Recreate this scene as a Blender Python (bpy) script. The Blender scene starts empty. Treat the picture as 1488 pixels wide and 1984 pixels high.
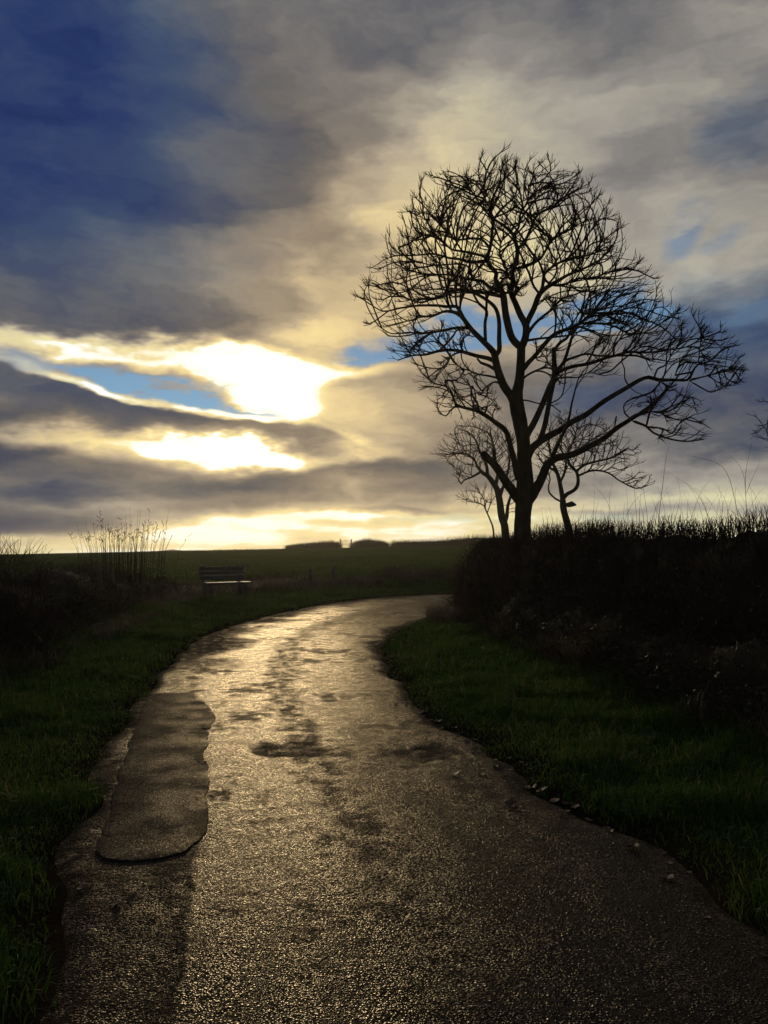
import bpy, bmesh, math, random
import numpy as np
from mathutils import Vector, kdtree

random.seed(7)
RNG = np.random.default_rng(11)
scene = bpy.context.scene
COL = scene.collection
rad = math.radians

# ------------------------------------------------------------------ camera
FPX = 1490.0                       # focal length in photo pixels (1488 x 1984)
CAM_H = 1.6
PITCH = math.atan2(74.0, FPX)
cam_d = bpy.data.cameras.new('camera')
cam_d.sensor_fit = 'VERTICAL'
cam_d.sensor_height = 36.0
cam_d.lens = 36.0 * FPX / 1984.0
cam_d.clip_start = 0.05
cam_d.clip_end = 20000
cam = bpy.data.objects.new('camera', cam_d)
COL.objects.link(cam)
cam.location = (0, 0, CAM_H)
cam.rotation_euler = (math.pi / 2 + PITCH, 0, 0)
scene.camera = cam


def ray(px, py):
    x = (px - 744.0) / FPX
    u = (992.0 - py) / FPX
    return Vector((x, math.cos(PITCH) - u * math.sin(PITCH), math.sin(PITCH) + u * math.cos(PITCH)))


def at(px, py, depth):
    """point seen at a photo pixel, at a given distance along +Y"""
    r = ray(px, py)
    return Vector((0, 0, CAM_H)) + r * (depth / r.y)


def on_ground(px, py, z=0.0):
    r = ray(px, py)
    return Vector((0, 0, CAM_H)) + r * ((z - CAM_H) / r.z)


def ang(px, py):
    r = ray(px, py)
    return math.degrees(math.atan2(r.x, r.y)), math.degrees(math.atan2(r.z, math.hypot(r.x, r.y)))


# ------------------------------------------------------------------ world: Nishita sky seen through gaps in a cloud deck
SUN_AZ, SUN_EL = ang(520, 790)
world = bpy.data.worlds.new('World')
scene.world = world
world.use_nodes = True
wt = world.node_tree
wt.nodes.clear()


class G:
    """small node-graph helper"""
    def __init__(self, tree):
        self.t = tree

    def n(self, kind, **kw):
        nd = self.t.nodes.new(kind)
        for k, v in kw.items():
            setattr(nd, k, v)
        return nd

    def put(self, sock, v):
        if isinstance(v, bpy.types.NodeSocket):
            self.t.links.new(v, sock)
        else:
            sock.default_value = v

    def m(self, op, a, b=0.0, c=0.0, clamp=False):
        nd = self.n('ShaderNodeMath', operation=op, use_clamp=clamp)
        self.put(nd.inputs[0], a)
        self.put(nd.inputs[1], b)
        self.put(nd.inputs[2], c)
        return nd.outputs[0]

    def ss(self, v, a, b):
        """smoothstep from 0 at a to 1 at b"""
        nd = self.n('ShaderNodeMapRange', interpolation_type='SMOOTHSTEP')
        self.put(nd.inputs[0], v)
        self.put(nd.inputs[1], a)
        self.put(nd.inputs[2], b)
        nd.inputs[3].default_value = 0
        nd.inputs[4].default_value = 1
        if a > b:
            nd.inputs[1].default_value, nd.inputs[2].default_value = b, a
            nd.inputs[3].default_value, nd.inputs[4].default_value = 1, 0
        return nd.outputs[0]

    def lin(self, v, a, b, c, d):
        nd = self.n('ShaderNodeMapRange')
        self.put(nd.inputs[0], v)
        for i, q in enumerate((a, b, c, d)):
            self.put(nd.inputs[1 + i], q)
        return nd.outputs[0]

    def noise(self, vec, scale, detail=4.0, rough=0.55, dist=0.0, dim='3D'):
        nd = self.n('ShaderNodeTexNoise', noise_dimensions=dim)
        self.put(nd.inputs['Vector'], vec)
        nd.inputs['Scale'].default_value = scale
        nd.inputs['Detail'].default_value = detail
        nd.inputs['Roughness'].default_value = rough
        nd.inputs['Distortion'].default_value = dist
        return nd

    def comb(self, x, y, z=0.0):
        nd = self.n('ShaderNodeCombineXYZ')
        self.put(nd.inputs[0], x)
        self.put(nd.inputs[1], y)
        self.put(nd.inputs[2], z)
        return nd.outputs[0]

    def sep(self, v):
        nd = self.n('ShaderNodeSeparateXYZ')
        self.put(nd.inputs[0], v)
        return nd.outputs

    def mixc(self, f, a, b, mode='MIX'):
        nd = self.n('ShaderNodeMix', data_type='RGBA', blend_type=mode)
        self.put(nd.inputs[0], f)
        self.put(nd.inputs[6], a)
        self.put(nd.inputs[7], b)
        return nd.outputs[2]

    def mixf(self, f, a, b):
        nd = self.n('ShaderNodeMix', data_type='FLOAT')
        self.put(nd.inputs[0], f)
        self.put(nd.inputs[2], a)
        self.put(nd.inputs[3], b)
        return nd.outputs[0]

    def ramp(self, f, stops, interp='LINEAR'):
        nd = self.n('ShaderNodeValToRGB')
        cr = nd.color_ramp
        cr.interpolation = interp
        while len(cr.elements) < len(stops):
            cr.elements.new(0.5)
        for e, (p, c) in zip(cr.elements, stops):
            e.position = p
            e.color = tuple(c) + (1.0,) if len(c) == 3 else c
        self.put(nd.inputs[0], f)
        return nd.outputs[0]


def srgb(r, g, b):
    return tuple(((c / 255) / 12.92 if c / 255 < 0.04045 else ((c / 255 + 0.055) / 1.055) ** 2.4) for c in (r, g, b))


def build_world():
    g = G(wt)
    tc = g.n('ShaderNodeTexCoord')
    d = g.sep(tc.outputs['Generated'])
    az = g.m('DEGREES', g.m('ARCTAN2', d[0], d[1]))
    el = g.m('DEGREES', g.m('ARCSINE', d[2]))
    zc = g.m('MAXIMUM', d[2], 0.0)
    # flat cloud deck seen in perspective: texture coordinates shrink towards the horizon
    pd = g.m('ADD', zc, 0.10)
    deck = g.comb(g.m('DIVIDE', d[0], pd), g.m('DIVIDE', d[1], pd), 0.0)
    streak = g.comb(g.m('MULTIPLY', az, 0.05), g.m('MULTIPLY', el, 0.13), 0.0)
    w1 = g.noise(streak, 1.0, 3.0, 0.5, 0.0, '2D')
    w2 = g.noise(streak, 4.6, 3.0, 0.55, 0.0, '2D')
    s1 = g.sep(w1.outputs['Color'])
    s2 = g.sep(w2.outputs['Color'])
    calm = g.ss(el, -1.0, 9.0)                      # little warping next to the horizon
    wamp = g.m('MULTIPLY_ADD', calm, 0.8, 0.2)
    azw = g.m('ADD', az, g.m('ADD', g.m('MULTIPLY', g.m('SUBTRACT', s1[0], .5), 5.0), g.m('MULTIPLY', g.m('SUBTRACT', s2[0], .5), 4.2)))
    eoff = g.m('ADD', g.m('MULTIPLY', g.m('SUBTRACT', s1[1], .5), 2.4), g.m('MULTIPLY', g.m('SUBTRACT', s2[1], .5), 2.7))
    elw = g.m('ADD', el, g.m('MULTIPLY', eoff, wamp))
    efine = g.m('ADD', el, g.m('MULTIPLY', g.m('ADD', g.m('MULTIPLY', g.m('SUBTRACT', s1[2], .5), 0.6), g.m('MULTIPLY', g.m('SUBTRACT', s2[1], .5), 0.9)), wamp))
    pos = g.comb(azw, elw, 0.0)
    pos_f = g.comb(az, efine, 0.0)

    def blob(px, py, rx, ry, rot=0.0, fine=False, edge=1.0):
        a, e = ang(px, py)
        mp = g.n('ShaderNodeMapping', vector_type='TEXTURE')
        g.put(mp.inputs['Vector'], pos_f if fine else pos)
        mp.inputs['Location'].default_value = (a, e, 0)
        mp.inputs['Rotation'].default_value = (0, 0, rad(rot))
        mp.inputs['Scale'].default_value = (rx / 26.0 * 1.6, ry / 26.0 * 1.6, 1)
        gr = g.n('ShaderNodeTexGradient', gradient_type='SPHERICAL')
        g.put(gr.inputs[0], mp.outputs[0])
        return g.ss(gr.outputs['Fac'], 0.0, edge)

    an = g.m('MULTIPLY_ADD', az, 1 / 80.0, 0.5)

    def curve(pts):
        nd = g.n('ShaderNodeFloatCurve')
        cu = nd.mapping.curves[0]
        nd.mapping.use_clip = False
        q = [((ang(x, y)[0]) / 80.0 + 0.5, ang(x, y)[1] / 50.0) for x, y in pts]
        cu.points[0].location = q[0]
        cu.points[1].location = q[-1]
        for p in q[1:-1]:
            cu.points.new(*p)
        nd.mapping.update()
        g.put(nd.inputs['Value'], an)
        return g.m('MULTIPLY', nd.outputs[0], 50.0)

    sv = Vector((math.sin(rad(SUN_AZ)) * math.cos(rad(SUN_EL)), math.cos(rad(SUN_AZ)) * math.cos(rad(SUN_EL)), math.sin(rad(SUN_EL))))
    dp = g.n('ShaderNodeVectorMath', operation='DOT_PRODUCT')
    g.put(dp.inputs[0], tc.outputs['Generated'])
    dp.inputs[1].default_value = sv
    away = g.m('DEGREES', g.m('ARCCOSINE', dp.outputs['Value']))
    L = g.mixf(g.ss(away, 10.0, 75.0), 0.62, 0.33)      # the deck is duller the farther from the sun

    def paint(L, mask, target, k=1.0):
        if k != 1.0:
            mask = g.m('MULTIPLY', mask, k)
        return g.mixf(mask, L, target)

    # ---- upper deck
    for px, py, rx, ry, rot, tgt, k in SKY_BLOBS_UP:
        L = paint(L, blob(px, py, rx, ry, rot), tgt, k)
    # ---- horizon glow
    L = paint(L, g.m('MULTIPLY', g.ss(el, 5.5, 0.4), g.ss(az, -21.0, -8.0)), 0.88, 0.95)
    L = paint(L, g.m('MULTIPLY', g.m('MULTIPLY', g.ss(el, 1.9, 0.2), g.ss(az, -36.0, -24.0)), g.ss(az, 60.0, 34.0)), 0.86)
    blue = 0.0
    # ---- bands with a crisp, rimmed upper edge and a soft underside
    for top, bot, st, sb, t_left, t_right, rim, rimw in SKY_BANDS:
        ct, cb = curve(top), curve(bot)
        a0, a1 = ang(*top[0])[0], ang(*top[-1])[0]
        side = g.m('MULTIPLY', g.ss(az, a0 - 2.5, a0 + 2.0) if a0 > -24 else 1.0, g.ss(az, a1 + 4.0, a1 - 1.5))
        up = g.m('SUBTRACT', ct, efine)             # >0 below the upper edge
        lo = g.m('SUBTRACT', elw, cb)               # >0 above the lower edge
        mask = g.m('MULTIPLY', g.m('MULTIPLY', g.ss(up, -st, st), g.ss(lo, -sb, sb)), side)
        tgt = g.lin(az, a0, a1, t_left, t_right)
        tgt = g.m('ADD', tgt, g.m('MULTIPLY', g.ss(up, 0.0, 3.0), 0.10))
        L = paint(L, mask, tgt)
        if rim:
            rm = g.m('MULTIPLY', g.m('MULTIPLY', g.ss(up, -rimw, -rimw * .2), g.ss(up, st * 1.4, 0.0)), g.m('MULTIPLY', side, g.m('MULTIPLY', g.ss(g.m('ABSOLUTE', g.m('SUBTRACT', az, SUN_AZ - 4.0)), 17.0, 8.0), g.ss(az, a1 - 0.5, a1 - 7.0))))
            L = paint(L, g.m('MULTIPLY', rm, g.m('MULTIPLY_ADD', s2[0], 1.2, 0.15), 0.0, True), rim)
    for px, py, rx, ry, rot, tgt, k in SKY_BLOBS_LOW:
        L = paint(L, blob(px, py, rx, ry, rot), tgt, k)
    # ---- texture of the deck
    n1 = g.noise(deck, 0.8, 3.0, 0.45, 0.0, '2D').outputs['Fac']
    n2 = g.noise(g.comb(g.m('MULTIPLY', azw, 0.10), g.m('MULTIPLY', elw, 0.26), 0.0), 1.0, 6.0, 0.58, 0.0, '2D').outputs['Fac']
    tex = g.m('ADD', g.m('MULTIPLY', g.m('SUBTRACT', n1, .5), 0.30), g.m('MULTIPLY', g.m('SUBTRACT', n2, .5), 0.32))
    tex = g.m('MULTIPLY', tex, g.lin(el, 8.0, 20.0, 1.3, 0.85))
    L = g.m('MULTIPLY_ADD', g.m('ADD', L, tex), 1.12, -0.05)
    # ---- blue gaps
    gap = None
    for px, py, rx, ry, rot, k in SKY_GAPS:
        b = g.m('MULTIPLY', blob(px, py, rx, ry, rot, True, 0.75), k)
        gap = b if gap is None else g.m('MAXIMUM', gap, b)
    for top, bot, st, sb, k in SKY_SLITS:
        ct, cb = curve(top), curve(bot)
        a0, a1 = ang(*top[0])[0], ang(*top[-1])[0]
        sl = g.m('MULTIPLY', g.ss(g.m('SUBTRACT', ct, elw), -st * .4, st), g.ss(g.m('SUBTRACT', efine, cb), 0.1, 0.1 + sb))
        sl = g.m('MULTIPLY', g.m('MULTIPLY', sl, k), g.m('MULTIPLY', g.ss(az, a0 - 1.0, a0 + 2.5), g.ss(az, a1 + 1.0, a1 - 3.0)))
        gap = g.m('MAXIMUM', gap, sl)
    wisps = g.ss(g.m('ADD', s2[2], g.m('MULTIPLY', g.m('SUBTRACT', n2, 0.5), 0.5)), 0.66, 0.46)
    gap = g.m('MULTIPLY', gap, g.m('MULTIPLY_ADD', wisps, 0.75, 0.25), 0.0, True)

    col = g.ramp(g.m('MULTIPLY', L, 0.8), [
        (0.10, srgb(26, 36, 60)), (0.18, srgb(50, 58, 80)), (0.27, srgb(80, 80, 86)), (0.35, srgb(113, 104, 94)),
        (0.44, srgb(149, 133, 112)), (0.54, srgb(190, 169, 136)), (0.64, srgb(230, 204, 150)),
        (0.73, srgb(254, 229, 160)), (0.80, srgb(255, 250, 230))])
    # light of the veiled sun itself, warmer than the white it clips to in a picture
    extra = g.m('MULTIPLY', g.m('MAXIMUM', g.m('SUBTRACT', L, 0.92), 0.0), SKY_BOOST)
    ex = g.n('ShaderNodeVectorMath', operation='SCALE')
    ex.inputs[0].default_value = (1.0, 0.74, 0.38)
    g.put(ex.inputs['Scale'], extra)
    ad = g.n('ShaderNodeVectorMath', operation='ADD')
    g.put(ad.inputs[0], col)
    g.put(ad.inputs[1], ex.outputs[0])
    cloud = ad.outputs[0]
    # cool cast over the part of the deck turned away from the sun (upper left)
    cool = g.m('MULTIPLY', g.ss(away, 10.0, 30.0), 0.46)
    for px, py, rx, ry, rot, k in SKY_COOL:
        b = g.m('MULTIPLY', blob(px, py, rx, ry, rot), k)
        cool = g.m('MAXIMUM', cool, b)
    cloud = g.mixc(cool, cloud, g.mixc(1.0, cloud, (0.55, 0.90, 1.62, 1), 'MULTIPLY'))

    sky = g.n('ShaderNodeTexSky', sky_type='NISHITA')
    sky.sun_disc = False
    sky.sun_elevation = rad(SUN_EL)
    sky.sun_rotation = rad(SUN_AZ)
    sky.air_density = 1.0
    sky.dust_density = 0.0
    sky.ozone_density = 3.0
    sk = g.n('ShaderNodeVectorMath', operation='SCALE')
    g.put(sk.inputs[0], sky.outputs[0])
    sk.inputs['Scale'].default_value = 0.085
    final = g.mixc(gap, cloud, sk.outputs[0])
    bg = g.n('ShaderNodeBackground')
    g.put(bg.inputs[0], final)
    bg.inputs[1].default_value = 1.0
    out = g.n('ShaderNodeOutputWorld')
    wt.links.new(bg.outputs[0], out.inputs[0])
    world.cycles.sampling_method = 'MANUAL'
    world.cycles.sample_map_resolution = 1024


SKY_BOOST = 3.0
# photo pixel x, y, radius x, radius y, rotation, target tone, weight
SKY_BLOBS_UP = [
    (680, 60, 420, 170, 0, 0.41, 0.9), (1150, 40, 500, 150, 0, 0.47, 0.9), (60, 150, 370, 340, 0, 0.225, 1.0), (250, 400, 330, 80, 0, 0.31, 0.9),
    (520, 230, 200, 200, 0, 0.39, 0.9), (1430, 60, 200, 110, 0, 0.57, 0.8),
    (880, 280, 240, 120, 25, 0.74, 1.0), (1080, 260, 240, 120, 0, 0.70, 0.9), (1330, 180, 180, 110, 20, 0.61, 0.8), (1220, 330, 180, 80, 20, 0.57, 0.8),
    (1430, 250, 110, 60, 40, 0.44, 0.9), (1290, 290, 90, 36, 25, 0.46, 0.6), (990, 490, 260, 140, 0, 0.84, 1.0), (1270, 410, 150, 110, 0, 0.68, 0.9),
    (1440, 460, 120, 90, 20, 0.67, 0.9), (1330, 540, 110, 34, 10, 0.70, 0.8),
    (1460, 640, 240, 80, 8, 0.34, 1.0), (1450, 750, 200, 60, 0, 0.32, 0.9), (1300, 850, 300, 60, 0, 0.46, 0.9), (1330, 920, 300, 40, 0, 0.58, 0.8), (1440, 860, 120, 30, 5, 0.36, 0.8),
    (1110, 770, 160, 60, 0, 0.43, 0.9), (1290, 700, 100, 36, 15, 0.55, 0.7), (1180, 690, 110, 26, 0, 0.62, 0.7),
    (60, 520, 440, 80, -4, 0.37, 1.0), (420, 510, 260, 60, 0, 0.47, 0.8), (130, 600, 280, 44, -4, 0.41, 1.0), (300, 630, 200, 26, -3, 0.42, 0.9),
    (560, 550, 190, 90, 12, 0.54, 0.9), (480, 620, 120, 30, -10, 0.45, 0.8),
    (735, 430, 40, 36, 30, 0.78, 0.8), (640, 550, 40, 80, 30, 0.68, 0.7), (780, 580, 120, 70, 0, 0.74, 0.9), (600, 640, 110, 36, 0, 0.82, 0.8),
    (220, 684, 400, 22, -4, 0.93, 1.0), (20, 655, 120, 24, 0, 0.82, 0.9), (430, 700, 260, 30, -3, 1.03, 1.0), (520, 740, 140, 56, -15, 1.08, 1.0), (545, 760, 80, 36, 0, 1.25, 0.9),
    (280, 862, 340, 26, -3, 0.96, 1.0), (440, 880, 170, 32, -6, 1.10, 1.0), (490, 884, 90, 22, -6, 1.3, 0.9), (700, 868, 90, 18, -12, 0.96, 0.9),
]
SKY_BANDS = [
    # taupe bank right of the break
    ([(620, 740), (700, 720), (760, 714), (850, 722), (960, 740), (1060, 760)], [(620, 800), (700, 850), (760, 868), (850, 876), (960, 890), (1060, 880)],
     0.45, 1.3, 0.58, 0.50, 0.97, 0.6),
    # long dark wedge coming in from the left
    ([(-300, 640), (0, 700), (60, 715), (150, 748), (250, 780), (350, 792), (430, 808), (500, 815), (600, 820), (660, 842)],
     [(-300, 830), (0, 842), (60, 846), (150, 850), (250, 852), (350, 848), (430, 842), (500, 852), (600, 868), (660, 872)],
     0.22, 1.0, 0.30, 0.50, 1.10, 0.75),
    # lower bank
    ([(-300, 820), (0, 858), (100, 868), (200, 888), (300, 905), (400, 926), (460, 932), (550, 918), (650, 898), (800, 892), (900, 905), (1200, 880)],
     [(-300, 1052), (0, 1046), (100, 1036), (200, 1016), (300, 1006), (400, 998), (460, 990), (550, 982), (650, 972), (800, 962), (900, 960), (1200, 935)],
     0.45, 0.6, 0.34, 0.54, 0.0, 0.0),
]
SKY_BLOBS_LOW = [
    (170, 985, 150, 13, -2, 0.66, 0.8), (90, 960, 130, 14, 0, 0.31, 0.6), (60, 1015, 150, 14, 0, 0.31, 0.7), (60, 1042, 130, 8, 0, 0.8, 0.8),
    (560, 950, 170, 22, -4, 0.42, 0.7), (740, 985, 120, 9, -3, 0.52, 0.7), (1250, 965, 300, 12, 0, 0.84, 0.7), (1200, 988, 320, 7, 0, 0.58, 0.7),
    (700, 1000, 120, 12, 0, 1.0, 0.7), (430, 1030, 160, 26, 0, 1.05, 0.9),
]
SKY_GAPS = [(1325, 455, 26, 48, -25, 0.6), (1350, 425, 30, 16, 30, 0.5), (1395, 470, 40, 14, 20, 0.35), (1440, 600, 90, 22, 10, 0.35), (60, 702, 60, 14, -10, 0.5),
            (1000, 1005, 260, 9, 0, 0.4), (425, 748, 26, 12, 0, 0.8)]
SKY_SLITS = [
    ([(40, 690), (130, 700), (220, 712), (320, 728), (400, 750), (470, 782), (600, 808)], [(40, 708), (130, 736), (220, 768), (320, 788), (400, 801), (470, 811), (600, 818)], 0.55, 0.35, 1.0),
    ([(610, 700), (680, 664), (760, 652), (830, 612), (900, 588), (1000, 592), (1100, 576), (1200, 556), (1280, 572), (1370, 604)],
     [(610, 706), (680, 714), (760, 708), (830, 694), (900, 692), (1000, 672), (1100, 654), (1200, 644), (1280, 634), (1370, 620)], 1.1, 0.5, 0.9),
]
SKY_COOL = [(60, 150, 390, 350, 0, 1.45), (1440, 640, 260, 150, 0, 1.0), (1430, 250, 120, 110, 0, 0.8), (20, 740, 240, 44, -10, 0.5), (60, 960, 300, 60, 0, 0.35), (1110, 770, 120, 50, 0, 0.8)]
build_world()

# ------------------------------------------------------------------ sun, veiled by the cloud in front of it
sun_d = bpy.data.lights.new('sun', 'SUN')
sun_d.energy = 0.75
sun_d.angle = rad(11.0)
sun_d.color = (1.0, 0.80, 0.52)
sun = bpy.data.objects.new('sun', sun_d)
COL.objects.link(sun)
sd = Vector((math.sin(rad(SUN_AZ)) * math.cos(rad(SUN_EL)), math.cos(rad(SUN_AZ)) * math.cos(rad(SUN_EL)), math.sin(rad(SUN_EL))))
sun.rotation_euler = sd.to_track_quat('Z', 'Y').to_euler()

vs = scene.view_settings
vs.view_transform = 'Standard'
vs.look = 'None'
vs.exposure = 0.0
vs.gamma = 1.0
vs.use_curve_mapping = False
scene.cycles.max_bounces = 3
scene.cycles.diffuse_bounces = 1
scene.cycles.glossy_bounces = 1
scene.cycles.transmission_bounces = 2
scene.cycles.adaptive_threshold = 0.02
scene.cycles.transparent_max_bounces = 8
scene.cycles.caustics_reflective = False
scene.cycles.caustics_refractive = False

# ------------------------------------------------------------------ mesh and object helpers
def tag(o, label=None, cat=None, group=None, kind=None):
    if label: o['label'] = label
    if cat: o['category'] = cat
    if group: o['group'] = group
    if kind: o['kind'] = kind
    return o


def empty(name, loc=(0, 0, 0), rz=0.0):
    o = bpy.data.objects.new(name, None)
    o.empty_display_size = 0.2
    COL.objects.link(o)
    o.location = loc
    o.rotation_euler = (0, 0, rz)
    return o


def mesh_np(name, V, T, attrs=None, smooth=False):
    """mesh from numpy vertices and triangles or quads"""
    V = np.asarray(V, dtype=np.float32)
    T = np.asarray(T, dtype=np.int32)
    me = bpy.data.meshes.new(name)
    k = T.shape[1]
    me.vertices.add(len(V))
    me.vertices.foreach_set('co', V.ravel())
    me.loops.add(T.size)
    me.loops.foreach_set('vertex_index', T.ravel())
    me.polygons.add(len(T))
    me.polygons.foreach_set('loop_start', np.arange(0, T.size, k, dtype=np.int32))
    me.update(calc_edges=True)
    if smooth:
        me.polygons.foreach_set('use_smooth', np.ones(len(T), dtype=bool))
    for nm, arr in (attrs or {}).items():
        a = me.attributes.new(nm, 'FLOAT', 'POINT')
        a.data.foreach_set('value', np.asarray(arr, dtype=np.float32))
    me.validate()
    return me


def obj(name, me, mat=None, parent=None, loc=None):
    o = bpy.data.objects.new(name, me)
    COL.objects.link(o)
    if mat is not None and not me.materials:
        me.materials.append(mat)
    if parent is not None:
        o.parent = parent
    if loc is not None:
        o.location = loc
    return o


def bm_obj(name, bm, mat, parent=None, smooth=False):
    me = bpy.data.meshes.new(name)
    bm.to_mesh(me)
    bm.free()
    if smooth:
        for p in me.polygons:
            p.use_smooth = True
    return obj(name, me, mat, parent)


def box_bm(sx, sy, sz, c=(0, 0, 0), bev=0.006):
    bm = bmesh.new()
    bmesh.ops.create_cube(bm, size=1.0)
    bmesh.ops.scale(bm, vec=(sx, sy, sz), verts=bm.verts)
    bmesh.ops.bevel(bm, geom=list(bm.edges), offset=bev, segments=1, affect='EDGES')
    bmesh.ops.translate(bm, vec=c, verts=bm.verts)
    return bm


def seg_dist(P, A, B):
    """distance of points P (n,2) to segments A->B (m,2): the least, and its segment"""
    best = np.full(len(P), 1e9)
    for a, b in zip(A, B):
        ab = b - a
        t = np.clip(((P - a) @ ab) / max(1e-9, ab @ ab), 0, 1)
        d = np.hypot(*(P - (a + t[:, None] * ab)).T)
        best = np.minimum(best, d)
    return best


def inside(P, poly):
    x, y = P[:, 0], P[:, 1]
    c = np.zeros(len(P), bool)
    n = len(poly)
    for i in range(n):
        x0, y0 = poly[i]
        x1, y1 = poly[i - 1]
        hit = ((y0 > y) != (y1 > y)) & (x < (x1 - x0) * (y - y0) / ((y1 - y0) if y1 != y0 else 1e-9) + x0)
        c ^= hit
    return c


def value_noise(x, y, seed=0):
    xi, yi = np.floor(x).astype(np.int64), np.floor(y).astype(np.int64)
    fx, fy = x - xi, y - yi
    fx, fy = fx * fx * (3 - 2 * fx), fy * fy * (3 - 2 * fy)

    def h(a, b):
        v = np.sin(a * 127.1 + b * 311.7 + seed * 74.7) * 43758.5453
        return v - np.floor(v)
    return (h(xi, yi) * (1 - fx) + h(xi + 1, yi) * fx) * (1 - fy) + (h(xi, yi + 1) * (1 - fx) + h(xi + 1, yi + 1) * fx) * fy


def fbm(x, y, seed=0, octs=4):
    s, a, t = 0.0, 1.0, 0.0
    for i in range(octs):
        s = s + a * value_noise(x * 2 ** i, y * 2 ** i, seed + i)
        t += a
        a *= 0.5
    return s / t


def smooth01(v, a, b):
    t = np.clip((v - a) / (b - a), 0, 1)
    return t * t * (3 - 2 * t)


# ------------------------------------------------------------------ materials
def new_mat(name):
    m = bpy.data.materials.new(name)
    m.use_nodes = True
    m.node_tree.nodes.clear()
    return m, G(m.node_tree)


def finish(g, shader):
    o = g.n('ShaderNodeOutputMaterial')
    g.t.links.new(shader, o.inputs[0])


def principled(g, col, rough, normal=None, spec=0.5):
    p = g.n('ShaderNodeBsdfPrincipled')
    g.put(p.inputs['Base Color'], col)
    g.put(p.inputs['Roughness'], rough)
    g.put(p.inputs['Specular IOR Level'], spec)
    if normal is not None:
        g.put(p.inputs['Normal'], normal)
    return p.outputs[0]


def bump(g, height, strength, dist):
    b = g.n('ShaderNodeBump')
    g.put(b.inputs['Height'], height)
    b.inputs['Strength'].default_value = strength
    b.inputs['Distance'].default_value = dist
    return b.outputs[0]


def rgba(c):
    return (c[0], c[1], c[2], 1.0)


def mat_plain(name, c1, c2, scale=6.0, rough=0.85, bump_s=0.0, bump_scale=30.0, spec=0.3, stretch=(1, 1, 1)):
    m, g = new_mat(name)
    tc = g.n('ShaderNodeTexCoord')
    mp = g.n('ShaderNodeMapping')
    g.put(mp.inputs[0], tc.outputs['Object'])
    mp.inputs['Scale'].default_value = stretch
    nz = g.noise(mp.outputs[0], scale, 5.0, 0.6)
    col = g.mixc(g.ss(nz.outputs['Fac'], 0.3, 0.7), rgba(c1), rgba(c2))
    nrm = None
    if bump_s:
        nrm = bump(g, g.noise(mp.outputs[0], bump_scale, 6.0, 0.65).outputs['Fac'], bump_s, 0.02)
    finish(g, principled(g, col, rough, nrm, spec))
    return m


def mat_leafy(name, stops, trans=0.35, rough=0.55, spec=0.35):
    """blades and leaves: colour by the attribute 't' of each blade, some light passing through"""
    m, g = new_mat(name)
    at_ = g.n('ShaderNodeAttribute', attribute_name='t')
    col = g.ramp(at_.outputs['Fac'], stops)
    p = principled(g, col, rough, None, spec)
    if trans:
        tr = g.n('ShaderNodeBsdfTranslucent')
        g.put(tr.inputs[0], col)
        mx = g.n('ShaderNodeMixShader')
        mx.inputs[0].default_value = trans
        g.t.links.new(p, mx.inputs[1])
        g.t.links.new(tr.outputs[0], mx.inputs[2])
        p = mx.outputs[0]
    finish(g, p)
    return m


M_BARK = mat_plain('bark', (0.022, 0.018, 0.013), (0.045, 0.040, 0.026), 7.0, 0.9, 0.8, 22.0, 0.06, (1, 1, 0.35))
M_TWIG = mat_plain('twig_bark', (0.020, 0.015, 0.012), (0.038, 0.028, 0.020), 9.0, 0.9, 0.0, 30.0, 0.06)
M_HEDGE = mat_plain('hedge_twig', (0.04, 0.029, 0.02), (0.085, 0.058, 0.038), 3.0, 0.9, 0.0, 30.0, 0.1)
M_STEM = mat_plain('dry_stem', (0.045, 0.032, 0.018), (0.085, 0.06, 0.034), 5.0, 0.85, 0.0, 30.0, 0.1)
M_WOOD = mat_plain('weathered_wood', (0.05, 0.047, 0.038), (0.085, 0.078, 0.062), 5.0, 0.5, 0.3, 40.0, 0.5, (0.3, 1, 1))
M_POST = mat_plain('post_wood', (0.07, 0.06, 0.045), (0.12, 0.10, 0.08), 6.0, 0.85, 0.4, 30.0, 0.3, (1, 1, 0.3))
M_METAL = mat_plain('gate_steel', (0.25, 0.25, 0.25), (0.32, 0.32, 0.31), 4.0, 0.5)
M_GRASS = mat_leafy('verge_grass', [(0.0, (0.032, 0.075, 0.010)), (0.45, (0.060, 0.120, 0.014)), (0.75, (0.10, 0.14, 0.022)), (0.9, (0.16, 0.15, 0.05)), (1.0, (0.24, 0.19, 0.09))], 0.5, 0.6, 0.15)
M_DEAD = mat_leafy('dead_grass', [(0.0, (0.06, 0.045, 0.022)), (0.5, (0.14, 0.10, 0.05)), (0.85, (0.22, 0.165, 0.085)), (1.0, (0.07, 0.09, 0.03))], 0.25)
M_LEAF = mat_leafy('bramble_leaf', [(0.0, (0.025, 0.04, 0.014)), (0.5, (0.05, 0.045, 0.02)), (0.8, (0.08, 0.05, 0.025)), (1.0, (0.05, 0.085, 0.03))], 0.25)
M_CROP = mat_leafy('young_wheat', [(0.0, (0.030, 0.062, 0.007)), (1.0, (0.048, 0.088, 0.010))], 0.45, 0.8, 0.0)
M_FALLEN = mat_plain('fallen_leaf_brown', (0.05, 0.028, 0.014), (0.11, 0.06, 0.03), 25.0, 0.6, 0.4, 60.0, 0.2)


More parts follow.
